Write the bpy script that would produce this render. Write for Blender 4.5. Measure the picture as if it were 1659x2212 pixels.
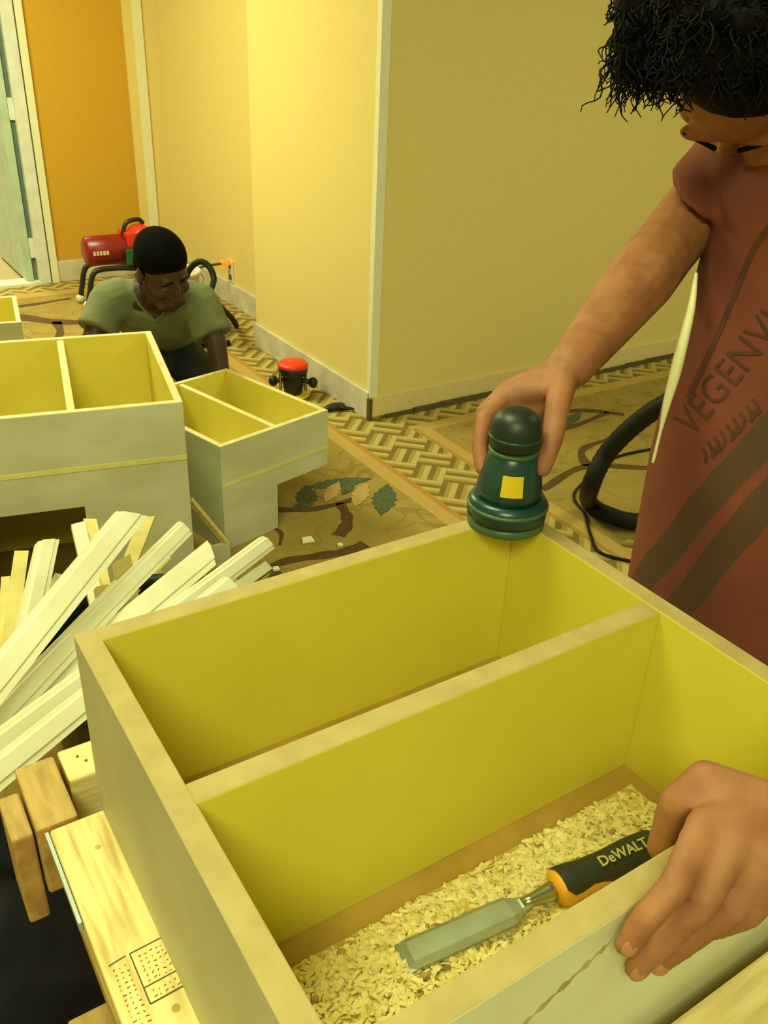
import bpy, bmesh, math, random
import numpy as np
from mathutils import Vector, Matrix, Quaternion
from mathutils.bvhtree import BVHTree

for o in list(bpy.data.objects): bpy.data.objects.remove(o, do_unlink=True)
S = bpy.context.scene
C = S.collection
random.seed(7); rng = np.random.default_rng(7)
V = Vector
# ------------------------------------------------------------------ camera
IMW, IMH, FPX = 1659.0, 2212.0, 1900.0
CZ = 1.5
YAW, PITCH, ROLL = [math.radians(a) for a in (33.7, 28.6, 2.5)]
FW = V((math.sin(YAW)*math.cos(PITCH), math.cos(YAW)*math.cos(PITCH), -math.sin(PITCH)))
R0 = V((math.cos(YAW), -math.sin(YAW), 0)); U0 = R0.cross(FW)
RT = R0*math.cos(ROLL)+U0*math.sin(ROLL); UP = -R0*math.sin(ROLL)+U0*math.cos(ROLL)
cam = bpy.data.cameras.new('camera'); camo = bpy.data.objects.new('camera', cam); C.objects.link(camo)
mw = Matrix((RT, UP, -FW)).transposed().to_4x4(); mw.translation = V((0, 0, CZ)); camo.matrix_world = mw
cam.sensor_fit = 'VERTICAL'; cam.sensor_height = 24.0; cam.lens = 24.0*FPX/IMH; cam.clip_start = .02
S.camera = camo
def at(px, py, D):
    """world point for a place in the photograph at distance D along the view axis"""
    return V((0, 0, CZ)) + (FW*FPX + RT*(px-IMW/2) - UP*(py-IMH/2))*(D/FPX)
# ------------------------------------------------------------------ light
W = bpy.data.worlds.new('world'); S.world = W; W.use_nodes = True
W.node_tree.nodes['Background'].inputs[0].default_value = (.97, 1, .45, 1)
W.node_tree.nodes['Background'].inputs[1].default_value = .48
def lamp(name, loc, energy, size, col=(.97, 1, .52), aim=None):
    l = bpy.data.lights.new(name, 'AREA'); l.shape = 'DISK'; l.size = size; l.energy = energy; l.color = col
    o = bpy.data.objects.new(name, l); C.objects.link(o); o.location = loc
    d = (V(aim)-V(loc)) if aim else V((0, 0, -1))
    o.rotation_euler = d.to_track_quat('-Z', 'Y').to_euler()
    return o
lamp('ceiling_lamp_over_cabinets', (.25, 4.3, 2.62), 98, 1.0)
lamp('ceiling_lamp_over_bench', (.05, 1.15, 2.62), 27, .7)
lamp('ceiling_lamp_behind', (-.7, -.8, 2.62), 50, .9)
lamp('fill_lamp_right', (3.2, .6, 2.62), 34, 1.0)  # added fill lamp, brightens the right wall
lamp('ceiling_lamp_next_room', (.6, 7.6, 2.6), 70, .6, (1, .95, .75))
S.view_settings.view_transform = 'Standard'; S.view_settings.look = 'None'
S.view_settings.exposure = 0.0; S.view_settings.gamma = 1.0; S.view_settings.use_curve_mapping = False

# ------------------------------------------------------------------ materials
def srgb(r, g, b):
    f = lambda c: (c/255/12.92) if c/255 <= .04045 else ((c/255+.055)/1.055)**2.4
    return (f(r), f(g), f(b), 1)
class NT:
    def __init__(s, m): s.t = m.node_tree; s.b = s.t.nodes['Principled BSDF']
    def n(s, typ, **k):
        x = s.t.nodes.new(typ)
        for a, v in k.items(): setattr(x, a, v)
        return x
    def l(s, a, b): s.t.links.new(a, b)
    def math(s, op, a, b=None, c=None):
        x = s.n('ShaderNodeMath', operation=op)
        for i, q in enumerate((a, b, c)):
            if q is None: continue
            if isinstance(q, (int, float)): x.inputs[i].default_value = q
            else: s.l(q, x.inputs[i])
        return x.outputs[0]
    def mix(s, f, a, b):
        x = s.n('ShaderNodeMix', data_type='RGBA')
        for i, q in ((0, f), (6, a), (7, b)):
            if isinstance(q, (int, float)): x.inputs[i].default_value = q
            elif isinstance(q, tuple): x.inputs[i].default_value = q
            else: s.l(q, x.inputs[i])
        return x.outputs[2]
MATS = {}
def mat(name, col, rough=.6, col2=None, scale=12, stretch=(1, 1, 1), bump=0., metal=0., spec=.5, detail=4, lo=.35, hi=.65, rot=(0, 0, 0), emit=None):
    if name in MATS: return MATS[name]
    m = bpy.data.materials.new(name); m.use_nodes = True; MATS[name] = m
    t = NT(m); b = t.b
    b.inputs['Roughness'].default_value = rough; b.inputs['Metallic'].default_value = metal
    b.inputs['Specular IOR Level'].default_value = spec
    if col2 is None: col2 = tuple(c*.86 for c in col[:3])+(1,)
    tc = t.n('ShaderNodeTexCoord'); mp = t.n('ShaderNodeMapping'); mp.inputs['Scale'].default_value = stretch; mp.inputs['Rotation'].default_value = rot
    t.l(tc.outputs['Object'], mp.inputs[0])
    nz = t.n('ShaderNodeTexNoise'); nz.inputs['Scale'].default_value = scale; nz.inputs['Detail'].default_value = detail
    t.l(mp.outputs[0], nz.inputs['Vector'])
    r = t.n('ShaderNodeValToRGB'); r.color_ramp.elements[0].position = lo; r.color_ramp.elements[1].position = hi
    r.color_ramp.elements[0].color = col2; r.color_ramp.elements[1].color = col
    t.l(nz.outputs['Fac'], r.inputs[0]); t.l(r.outputs[0], b.inputs['Base Color'])
    if bump:
        bp = t.n('ShaderNodeBump'); bp.inputs['Strength'].default_value = bump; bp.inputs['Distance'].default_value = .003
        t.l(nz.outputs['Fac'], bp.inputs['Height']); t.l(bp.outputs[0], b.inputs['Normal'])
    if emit:
        b.inputs['Emission Color'].default_value = emit[:4]; b.inputs['Emission Strength'].default_value = emit[4]
    return m
m_wall = mat('cream_wall_paint', (.76, .62, .235, 1), .75, (.735, .60, .222, 1), 60, bump=.04)
m_orange = mat('orange_wall_paint', (.60, .34, .024, 1), .7, (.57, .32, .021, 1), 60, bump=.05)
m_trim = mat('white_trim_paint', (.80, .80, .62, 1), .5, (.76, .76, .57, 1), 30)
m_trimold = mat('worn_white_baseboard_paint', (.66, .62, .52, 1), .55, (.50, .46, .36, 1), 9)
m_base2 = mat('cream_baseboard_paint', (.74, .60, .30, 1), .6, (.70, .56, .27, 1), 30)
m_ceil = mat('ceiling_paint', (.78, .72, .55, 1), .8)
m_mdf = mat('yellow_maple_panel', (.67, .595, .065, 1), .5, (.63, .555, .052, 1), 7, (1, 1, 1), bump=.03)
m_mdfedge = mat('raw_board_edge', (.45, .36, .14, 1), .8, (.39, .305, .11, 1), 45, bump=.15)
m_smear = mat('brown_glue_smear', (.46, .40, .17, 1), .7, (.36, .29, .10, 1), 40)
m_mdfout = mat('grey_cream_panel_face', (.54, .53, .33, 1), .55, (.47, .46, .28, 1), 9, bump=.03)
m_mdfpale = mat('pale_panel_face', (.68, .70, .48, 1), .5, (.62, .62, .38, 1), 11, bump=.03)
m_cabout = mat('pale_primed_board', (.60, .62, .43, 1), .6, (.50, .51, .33, 1), 5, (1, 1, 2.2), bump=.03)
m_cabin = mat('cabinet_yellow_inside', (.76, .66, .10, 1), .5, (.70, .60, .075, 1), 6)
m_cabrim = mat('cabinet_rim_edge', (.78, .73, .40, 1), .6, (.68, .60, .27, 1), 30)
m_line = mat('yellow_joint_line', (.74, .72, .24, 1), .6)
m_pine = mat('pine_lumber', (.80, .67, .29, 1), .7, (.50, .36, .11, 1), 22, (5, .5, 5), bump=.4, lo=.32, hi=.56, detail=8)
m_pinex = mat('pine_lumber_cross', (.82, .70, .33, 1), .7, (.62, .48, .18, 1), 16, (.8, 7, 7), bump=.3, lo=.3, hi=.62)
m_pinedark = mat('brown_lumber', (.52, .36, .11, 1), .75, (.38, .25, .065, 1), 20, (5, 1.2, 5), bump=.25)
m_endgrain = mat('lumber_end_grain', (.50, .30, .09, 1), .8, (.34, .19, .05, 1), 50, bump=.3)
m_strip = mat('white_primed_moulding', (.86, .88, .68, 1), .55, (.80, .80, .56, 1), 12)
m_stripy = mat('raw_pine_moulding', (.74, .66, .27, 1), .6, (.64, .53, .17, 1), 14, (1, 1, 5))
m_shav = mat('wood_shavings', (.97, .88, .40, 1), .8, (.88, .72, .24, 1), 90, bump=.3)
m_shavbase = mat('sawdust_bed', (.86, .72, .22, 1), .9, (.60, .43, .09, 1), 130, bump=.6)
m_kraft = mat('brown_bare_board', (.50, .33, .06, 1), .8, (.43, .27, .045, 1), 25)
m_black = mat('black_plastic', (.012, .013, .012, 1), .45)
m_bag = mat('black_bag_plastic', (.006, .006, .009, 1), .6, (.003, .003, .006, 1), 5, spec=.2)
m_bin = mat('dark_teal_bin_plastic', (.012, .022, .022, 1), .4)
m_hose = mat('black_hose_rubber', (.008, .011, .008, 1), .6, spec=.25)
m_steel = mat('brushed_steel', (.40, .46, .38, 1), .42, (.34, .39, .32, 1), 40, (1, 1, 8), metal=.45)
m_chrome = mat('bright_steel', (.45, .47, .45, 1), .25, metal=1)
m_galv = mat('galvanised_metal', (.42, .50, .46, 1), .5, metal=.3)
m_teal = mat('teal_tool_plastic', (.006, .050, .046, 1), .3, (.004, .036, .034, 1), 30)
m_tealdk = mat('dark_rubber_grip', (.006, .018, .016, 1), .45)
m_tealclr = mat('sander_base_green', (.045, .115, .055, 1), .4)
m_yel = mat('yellow_label', (.80, .58, .02, 1), .5)
m_chblk = mat('chisel_grip_black', (.018, .026, .016, 1), .5)
m_chyel = mat('chisel_yellow', (.85, .42, .02, 1), .45)
m_chtxt = mat('chisel_lettering', (.50, .42, .08, 1), .6)
m_redt = mat('red_painted_metal', (.24, .008, .010, 1), .35, (.19, .006, .008, 1), 20)
m_redcap = mat('bright_red_plastic', (.80, .035, .006, 1), .45)
m_green = mat('green_panel', (.01, .12, .05, 1), .4)
m_led = mat('green_lamp', (.1, .7, .1, 1), .4, emit=(.15, 1, .2, 1, 2.0))
m_oled = mat('orange_lamp', (.9, .2, .02, 1), .4, emit=(1, .16, .02, 1, 1.2))
m_white = mat('white_plastic', (.72, .70, .58, 1), .5)
m_skin1 = mat('tan_skin', (.36, .155, .065, 1), .6, (.255, .098, .036, 1), 34, bump=.2, lo=.3, hi=.7)
m_nail = mat('finger_nail', (.42, .19, .105, 1), .4)
m_skin2 = mat('dark_skin', (.050, .022, .010, 1), .5, (.038, .016, .007, 1), 22, bump=.05)
m_hair = mat('black_hair', (.0035, .0035, .004, 1), .6, (.002, .002, .003, 1), 60, spec=.12)
m_hair2 = mat('short_black_hair', (.005, .005, .004, 1), .9, (.003, .003, .002, 1), 300, bump=.5, spec=.05)
m_tee = mat('grey_green_tee', (.175, .20, .10, 1), .9, (.135, .155, .075, 1), 16, bump=.1)
m_jean = mat('dark_navy_denim', (.010, .014, .020, 1), .85)
m_litedge = mat('lit_shirt_edge_pale', (.86, .84, .52, 1), .8)  # pale colour for the lit edge of the red shirt
m_eye = mat('eye_white', (.30, .26, .18, 1), .3)
m_iris = mat('dark_iris', (.01, .006, .004, 1), .2)
m_ink = mat('stamp_ink', (.10, .075, .025, 1), .8)
m_print = mat('shirt_print_ink', (.062, .026, .011, 1), .9, (.10, .034, .015, 1), 30)
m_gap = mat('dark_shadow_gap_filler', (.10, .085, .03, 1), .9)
m_doorm = mat('pale_green_door', (.48, .62, .50, 1), .5)
m_jambw = mat('white_door_jamb', (.74, .78, .76, 1), .45)
m_hingeshade = mat('dark_hinge_gap_shade', (.12, .17, .15, 1), .7)
m_vinyl = mat('next_room_floor', (.46, .38, .18, 1), .6, (.42, .34, .15, 1), 6)
m_motif_b = mat('carpet_brown_motif', (.115, .060, .014, 1), .95, (.08, .04, .010, 1), 60)
m_motif_g = mat('carpet_green_motif', (.085, .115, .055, 1), .95, (.05, .075, .035, 1), 60)
m_motif_t = mat('carpet_tan_motif', (.50, .33, .12, 1), .95, (.42, .27, .09, 1), 60)

# shirt: faded red with dark diagonal streaks
def shirt_mat():
    m = mat('faded_red_tee', (.20, .052, .026, 1), .92, (.15, .038, .020, 1), 7, bump=.12)
    t = NT(m); ramp = [n for n in m.node_tree.nodes if n.type == 'VALTORGB'][0]
    ge = t.n('ShaderNodeTexCoord'); sp = t.n('ShaderNodeSeparateXYZ'); t.l(ge.outputs['Object'], sp.inputs[0])
    nz = t.n('ShaderNodeTexNoise'); nz.inputs['Scale'].default_value = 9; t.l(ge.outputs['Object'], nz.inputs['Vector'])
    def band(k, c, w, zlo, zhi):
        # streak: z = k*y + c in the shirt's front plane
        d = t.math('SUBTRACT', sp.outputs[2], t.math('MULTIPLY_ADD', sp.outputs[1], k, c))
        d = t.math('ABSOLUTE', t.math('ADD', d, t.math('MULTIPLY', t.math('SUBTRACT', nz.outputs['Fac'], .5), .05)))
        a = t.math('LESS_THAN', d, w)
        a = t.math('MULTIPLY', a, t.math('GREATER_THAN', sp.outputs[2], zlo))
        return t.math('MULTIPLY', a, t.math('LESS_THAN', sp.outputs[2], zhi))
    a = t.math('MAXIMUM', band(*STREAK1), band(*STREAK2))
    c = t.mix(t.math('MULTIPLY', a, .8), ramp.outputs[0], (.060, .042, .016, 1))
    t.l(c, t.b.inputs['Base Color']); return m
STREAK1 = (-2.19, 2.313, .050, .80, 1.13)
STREAK2 = (-2.55, 2.369, .055, .80, 1.06)
m_shirt = shirt_mat()

def carpet_mat():
    m = bpy.data.materials.new('patterned_carpet'); m.use_nodes = True
    t = NT(m); b = t.b; b.inputs['Roughness'].default_value = .95; b.inputs['Specular IOR Level'].default_value = .1
    tc = t.n('ShaderNodeTexCoord'); sp = t.n('ShaderNodeSeparateXYZ'); t.l(tc.outputs['Object'], sp.inputs[0])
    x, y = sp.outputs[0], sp.outputs[1]
    M = t.math
    # field with soft brown veins
    nz = t.n('ShaderNodeTexNoise'); nz.inputs['Scale'].default_value = 3.2; nz.inputs['Detail'].default_value = 2; nz.inputs['Distortion'].default_value = 1.2
    t.l(tc.outputs['Object'], nz.inputs['Vector'])
    vein = M('LESS_THAN', M('ABSOLUTE', M('SUBTRACT', nz.outputs['Fac'], .5)), .012)
    n2 = t.n('ShaderNodeTexNoise'); n2.inputs['Scale'].default_value = 9; n2.inputs['Detail'].default_value = 5; t.l(tc.outputs['Object'], n2.inputs['Vector'])
    field = t.mix(n2.outputs['Fac'], (.27, .195, .045, 1), (.40, .30, .085, 1))
    field = t.mix(M('MULTIPLY', vein, .35), field, (.17, .10, .024, 1))
    # diagonal basket weave
    c = .125
    u = M('DIVIDE', M('MULTIPLY', M('ADD', x, y), .7071), c); v = M('DIVIDE', M('MULTIPLY', M('SUBTRACT', x, y), .7071), c)
    par = M('MODULO', M('ADD', M('ADD', M('FLOOR', u), M('FLOOR', v)), 200), 2)
    par = M('GREATER_THAN', par, .5)
    fu, fv = M('FRACT', M('ADD', u, 50)), M('FRACT', M('ADD', v, 50))
    s = M('ADD', M('MULTIPLY', par, fu), M('MULTIPLY', M('SUBTRACT', 1.0, par), fv))
    st = M('FRACT', M('MULTIPLY', s, 2.0))
    dark = M('LESS_THAN', st, .34); lite = M('MULTIPLY', M('GREATER_THAN', st, .62), M('LESS_THAN', st, .95))
    wv = t.mix(dark, (.36, .275, .075, 1), (.18, .125, .028, 1)); wv = t.mix(lite, wv, (.52, .43, .16, 1))
    wv = t.mix(M('MULTIPLY', n2.outputs['Fac'], .35), wv, (.38, .27, .07, 1))
    # where
    def rng_(q, a, b_): return M('MULTIPLY', M('GREATER_THAN', q, a), M('LESS_THAN', q, b_))
    fieldB = M('MULTIPLY', M('GREATER_THAN', x, 2.05), M('LESS_THAN', y, 2.86))
    weave = M('MULTIPLY', M('GREATER_THAN', x, 1.74), M('SUBTRACT', 1.0, fieldB))
    weave = M('MAXIMUM', weave, M('GREATER_THAN', y, 5.72))
    weave = M('MAXIMUM', weave, M('MULTIPLY', rng_(x, 1.85, 2.6), M('LESS_THAN', y, 1.72)))
    col = t.mix(weave, field, wv)
    b1 = M('MULTIPLY', rng_(x, 1.67, 1.755), M('LESS_THAN', y, 5.7))
    b2 = M('MULTIPLY', rng_(x, 2.035, 2.11), M('LESS_THAN', y, 2.89))
    b3 = M('MULTIPLY', rng_(y, 2.82, 2.89), M('GREATER_THAN', x, 2.035))
    b4 = M('MULTIPLY', rng_(y, 5.62, 5.72), M('LESS_THAN', x, 1.75))
    edge = M('MAXIMUM', M('MAXIMUM', b1, b2), M('MAXIMUM', b3, b4))
    col = t.mix(edge, col, (.48, .33, .10, 1))
    e2 = M('MAXIMUM', M('MULTIPLY', rng_(x, 1.73, 1.755), M('LESS_THAN', y, 5.7)), M('MULTIPLY', rng_(x, 2.035, 2.055), M('LESS_THAN', y, 2.86)))
    col = t.mix(e2, col, (.42, .24, .05, 1))
    t.l(col, b.inputs['Base Color'])
    n3 = t.n('ShaderNodeTexNoise'); n3.inputs['Scale'].default_value = 400; t.l(tc.outputs['Object'], n3.inputs['Vector'])
    bp = t.n('ShaderNodeBump'); bp.inputs['Strength'].default_value = .4; bp.inputs['Distance'].default_value = .004; t.l(n3.outputs['Fac'], bp.inputs['Height']); t.l(bp.outputs[0], b.inputs['Normal'])
    return m
m_carpet = carpet_mat()

# ------------------------------------------------------------------ mesh helpers
def obj(name, bm, m, parent=None, smooth=False, bevel=0):
    bmesh.ops.recalc_face_normals(bm, faces=bm.faces)
    if bevel:
        bmesh.ops.bevel(bm, geom=[e for e in bm.edges if e.is_manifold and e.calc_face_angle(0) > .5], offset=bevel, segments=2, profile=.5, affect='EDGES', material=-1)
    me = bpy.data.meshes.new(name); bm.to_mesh(me); bm.free()
    for mm in (m if isinstance(m, (list, tuple)) else [m]): me.materials.append(mm)
    if smooth:
        for p in me.polygons: p.use_smooth = True
    o = bpy.data.objects.new(name, me); C.objects.link(o)
    if parent: o.parent = parent
    return o
def tag(o, label=None, cat=None, group=None, kind=None):
    if label: o['label'] = label
    if cat: o['category'] = cat
    if group: o['group'] = group
    if kind: o['kind'] = kind
    return o
def thing(name, label, cat, group=None, loc=(0, 0, 0)):
    o = bpy.data.objects.new(name, None); C.objects.link(o); o.location = loc; o.empty_display_size = .1
    return tag(o, label, cat, group)
def frame(o, ux, uy, uz): return Matrix((V(ux), V(uy), V(uz))).transposed().to_4x4(), V(o)
ID = Matrix.Identity(4)
def box(bm, x0, x1, y0, y1, z0, z1, M=ID):
    vs = [bm.verts.new(M @ V((x, y, z))) for x in (x0, x1) for y in (y0, y1) for z in (z0, z1)]
    for f in ((0, 1, 3, 2), (4, 6, 7, 5), (0, 4, 5, 1), (2, 3, 7, 6), (0, 2, 6, 4), (1, 5, 7, 3)): bm.faces.new([vs[i] for i in f])
    return bm
def bx(*a, M=ID): return box(bmesh.new(), *a, M=M)
def basis(d, up=V((0, 0, 1))):
    d = V(d).normalized()
    if abs(d.dot(up)) > .98: up = V((1, 0, 0))
    s = d.cross(up).normalized(); return s, s.cross(d).normalized(), d
def tube(bm, pts, r, seg=12, cap=True):
    pts = [V(p) for p in pts]; n = len(pts)
    rr = r if isinstance(r, (list, tuple)) else [r]*n
    rings = []; s = None
    for i, p in enumerate(pts):
        d = (pts[min(i+1, n-1)]-pts[max(i-1, 0)]).normalized()
        if s is None: s, u, _ = basis(d)
        else:
            s = (s - d*s.dot(d)).normalized(); u = d.cross(s)
        u = d.cross(s)
        rings.append([bm.verts.new(p+(s*math.cos(a)+u*math.sin(a))*rr[i]) for a in [2*math.pi*k/seg for k in range(seg)]])
    for a, b in zip(rings, rings[1:]):
        for k in range(seg): bm.faces.new((a[k], a[(k+1) % seg], b[(k+1) % seg], b[k]))
    if cap:
        bm.faces.new(rings[0][::-1]); bm.faces.new(rings[-1])
    return bm
def spline(pts, n=10):
    pts = [V(p) for p in pts]; P = [pts[0]*2-pts[1]]+pts+[pts[-1]*2-pts[-2]]; out = []
    for i in range(1, len(P)-2):
        for k in range(n):
            t = k/n; a, b, c, d = P[i-1], P[i], P[i+1], P[i+2]
            out.append(.5*((2*b)+(c-a)*t+(2*a-5*b+4*c-d)*t*t+(-a+3*b-3*c+d)*t**3))
    return out+[pts[-1]]
def lathe(bm, prof, seg=28, M=ID, closed=False):
    rings = []
    for r, z in prof:
        rings.append([bm.verts.new(M @ V((r*math.cos(2*math.pi*k/seg), r*math.sin(2*math.pi*k/seg), z))) for k in range(seg)])
    for a, b in zip(rings, rings[1:]):
        for k in range(seg): bm.faces.new((a[k], a[(k+1) % seg], b[(k+1) % seg], b[k]))
    if not closed:
        bm.faces.new(rings[0][::-1]); bm.faces.new(rings[-1])
    return bm
def prism(bm, poly, h0, h1, M=ID):
    a = [bm.verts.new(M @ V((x, y, h0))) for x, y in poly]; b = [bm.verts.new(M @ V((x, y, h1))) for x, y in poly]
    bm.faces.new(a[::-1]); bm.faces.new(b); n = len(poly)
    for i in range(n): bm.faces.new((a[i], a[(i+1) % n], b[(i+1) % n], b[i]))
    return bm
def ell(bm, c, r, R=None, seg=20, rings=12):
    """ellipsoid; R = (sx, sy, sz) axis vectors"""
    ax = [V(a).normalized() for a in (R or ((1, 0, 0), (0, 1, 0), (0, 0, 1)))]
    c = V(c); vs = []
    top = bm.verts.new(c+ax[2]*r[2]); bot = bm.verts.new(c-ax[2]*r[2])
    for i in range(1, rings):
        th = math.pi*i/rings
        vs.append([bm.verts.new(c+ax[0]*r[0]*math.sin(th)*math.cos(2*math.pi*k/seg)+ax[1]*r[1]*math.sin(th)*math.sin(2*math.pi*k/seg)+ax[2]*r[2]*math.cos(th)) for k in range(seg)])
    for k in range(seg):
        bm.faces.new((top, vs[0][k], vs[0][(k+1) % seg])); bm.faces.new((bot, vs[-1][(k+1) % seg], vs[-1][k]))
    for a, b in zip(vs, vs[1:]):
        for k in range(seg): bm.faces.new((a[k], b[k], b[(k+1) % seg], a[(k+1) % seg]))
    return bm
def cap(bm, a, b, ra, rb, seg=16):
    """tapered capsule"""
    a, b = V(a), V(b); s, u, d = basis(b-a); rings = []
    prof = [(-ra*math.cos(t), ra*math.sin(t), 0) for t in [math.pi/2*k/4 for k in range(1, 5)]]
    prof2 = [(rb*math.sin(t), rb*math.cos(t), 1) for t in [math.pi/2*k/4 for k in range(0, 4)]]
    L = (b-a).length; t0 = bm.verts.new(a-d*ra); t1 = bm.verts.new(b+d*rb)
    for z, r, e in prof+prof2:
        rings.append([bm.verts.new(a+d*(z+L*e)+(s*math.cos(2*math.pi*k/seg)+u*math.sin(2*math.pi*k/seg))*r) for k in range(seg)])
    for p, q in zip(rings, rings[1:]):
        for k in range(seg): bm.faces.new((p[k], p[(k+1) % seg], q[(k+1) % seg], q[k]))
    for k in range(seg):
        bm.faces.new((t0, rings[0][(k+1) % seg], rings[0][k])); bm.faces.new((t1, rings[-1][k], rings[-1][(k+1) % seg]))
    return bm
def chain(bm, pts, rs):
    for i in range(len(pts)-1): cap(bm, pts[i], pts[i+1], rs[i], rs[i+1])
def loft(bm, rings):
    R = [[bm.verts.new(p) for p in r] for r in rings]; n = len(R[0])
    for a, b in zip(R, R[1:]):
        for k in range(n): bm.faces.new((a[k], a[(k+1) % n], b[(k+1) % n], b[k]))
    bm.faces.new(R[0][::-1]); bm.faces.new(R[-1]); return bm
def fuse(name, bm, m, parent, voxel=.004, smooth=6, fac=.5, keep=None):
    """weld overlapping closed shells into one continuous skin"""
    bmesh.ops.recalc_face_normals(bm, faces=bm.faces)
    me = bpy.data.meshes.new(name+'_raw'); bm.to_mesh(me); bm.free()
    o = bpy.data.objects.new(name+'_raw', me); C.objects.link(o)
    r = o.modifiers.new('r', 'REMESH'); r.mode = 'VOXEL'; r.voxel_size = voxel
    s = o.modifiers.new('s', 'SMOOTH'); s.iterations = smooth; s.factor = fac
    dg = bpy.context.evaluated_depsgraph_get(); ev = o.evaluated_get(dg)
    me2 = bpy.data.meshes.new_from_object(ev, depsgraph=dg); me2.name = name
    bpy.data.objects.remove(o, do_unlink=True); bpy.data.meshes.remove(me)
    me2.materials.clear(); me2.materials.append(m)
    for p in me2.polygons: p.use_smooth = True
    q = bpy.data.objects.new(name, me2); C.objects.link(q)
    if parent: q.parent = parent
    return q
def text_mesh(body, size, depth=.0004, shear=0, bold=0):
    cu = bpy.data.curves.new('t', 'FONT'); cu.body = body; cu.size = size; cu.align_x = 'CENTER'; cu.align_y = 'CENTER'; cu.extrude = depth; cu.shear = shear; cu.offset = bold; cu.resolution_u = 3
    o = bpy.data.objects.new('t', cu); C.objects.link(o)
    dg = bpy.context.evaluated_depsgraph_get(); me = bpy.data.meshes.new_from_object(o.evaluated_get(dg), depsgraph=dg)
    bpy.data.objects.remove(o, do_unlink=True); bpy.data.curves.remove(cu); return me
def lettering(name, body, size, M, m, parent, **k):
    me = text_mesh(body, size, **k); me.transform(M); me.name = name; me.materials.clear(); me.materials.append(m)
    o = bpy.data.objects.new(name, me); C.objects.link(o); o.parent = parent; return o
def axes(o, x, y, z):
    M = Matrix((V(x).normalized(), V(y).normalized(), V(z).normalized())).transposed().to_4x4(); M.translation = V(o); return M
def struct(name, bm, m, label=None, cat=None, parent=None, **k):
    o = obj(name, bm, m, parent, **k); o['kind'] = 'structure'
    if label and not parent: tag(o, label, cat)
    return o

# ------------------------------------------------------------------ the room
HC = 2.72
floor = struct('floor', bx(-2.6, 5.6, -2.2, 5.93, -.06, 0), m_carpet, 'brown and tan patterned hotel carpet', 'floor')
struct('ceiling', bx(-2.6, 5.6, -2.2, 5.98, HC, HC+.06), m_ceil, 'plain pale ceiling above the frame', 'ceiling')
struct('wall_right', bx(1.93, 5.6, 3.04, 4.19, 0, HC), m_wall, 'cream yellow wall block with a projecting corner', 'wall')
struct('wall_far', bx(2.14, 2.24, 4.19, 6.03, 0, HC), m_wall, 'cream yellow wall set back beyond the corner', 'wall')
bm = bmesh.new(); box(bm, 1.345, 1.918, 5.93, 6.03, 0, HC); box(bm, -2.6, .25, 5.93, 6.03, 0, HC); box(bm, .25, 1.345, 5.93, 6.03, 2.1, HC)
struct('wall_back', bm, m_orange, 'orange painted wall beside the white doorway', 'wall')
struct('wall_left', bx(-2.7, -2.6, -2.2, 6.03, 0, HC), m_wall, 'cream wall on the left outside the frame', 'wall')
struct('trim_1', bx(1.918, 2.14, 5.91, 6.03, 0, HC), m_wall, 'cream boxed column between orange and cream walls', 'column')
struct('trim_2', bx(1.975, 2.03, 5.898, 5.91, 0, HC), m_trim, 'white vertical strip on the boxed column', 'trim')
# corner bead
bm = bmesh.new(); prism(bm, [(1.922, 3.032), (1.962, 3.032), (1.962, 3.04), (1.93, 3.04), (1.93, 3.062), (1.922, 3.062)], .10, HC)
struct('trim_3', bm, m_trim, 'white vertical corner bead on the projecting wall corner', 'trim')
# baseboards
struct('baseboard_right', bx(1.93, 5.6, 3.026, 3.04, .012, .105), m_base2, 'cream baseboard along the right wall', 'baseboard', bevel=.003)
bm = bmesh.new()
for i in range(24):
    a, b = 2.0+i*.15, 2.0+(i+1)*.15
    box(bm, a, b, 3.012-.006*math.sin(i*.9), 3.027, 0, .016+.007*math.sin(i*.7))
struct('shade_strip', bm, m_gap, 'dark strip painted as the shade under the right baseboard', 'trim')  # wavy dark strip standing in for the shade below the baseboard
struct('baseboard_left', bx(1.914, 1.93, 3.04, 4.19, 0, .125), m_trimold, 'worn white baseboard left of the wall corner', 'baseboard', bevel=.003)
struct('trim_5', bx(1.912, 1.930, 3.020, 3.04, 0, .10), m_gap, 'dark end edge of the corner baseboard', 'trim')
struct('baseboard_far', bx(2.124, 2.14, 4.19, 5.91, 0, .13), m_trimold, 'worn white baseboard on the set back wall', 'baseboard', bevel=.003)
struct('baseboard_back', bx(1.345, 1.918, 5.915, 5.93, 0, .13), m_trimold, 'white baseboard under the orange wall', 'baseboard', bevel=.003)
# doorway: casing, jamb, hinges, open door
d1 = thing('door_1', 'white door frame with pale green open door at far left', 'door', loc=(1.25, 5.93, 0)); d1['kind'] = 'structure'
def dpart(name, a, m, **k):
    o = obj(name, bx(*a), m, d1, **k); o.matrix_parent_inverse = Matrix.Translation((-1.25, -5.93, 0)); return o
dpart('casing', (1.302, 1.345, 5.905, 5.94, 0, 2.12), m_trim)
dpart('casing_groove', (1.294, 1.302, 5.912, 5.94, 0, 2.1), m_gap)
dpart('jamb', (1.225, 1.294, 5.91, 6.03, 0, 2.1), m_jambw)
dpart('hinge_gap_shade', (1.195, 1.225, 5.955, 6.03, .02, 2.08), m_hingeshade)  # solid dark strip painted as the shade between door and jamb
dpart('door_leaf', (1.150, 1.195, 5.94, 6.74, .02, 2.06), m_doorm)
for z in (.22, 1.02, 1.82): dpart('hinge', (1.193, 1.226, 5.94, 6.0, z-.06, z+.06), m_jambw)
dpart('threshold', (.25, 1.225, 5.88, 6.03, 0, .018), m_trim)
struct('floor_next_room', bx(-2.6, 3.5, 6.03, 9.2, -.06, 0), m_vinyl, 'plain tan floor seen through the doorway', 'floor')
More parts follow.
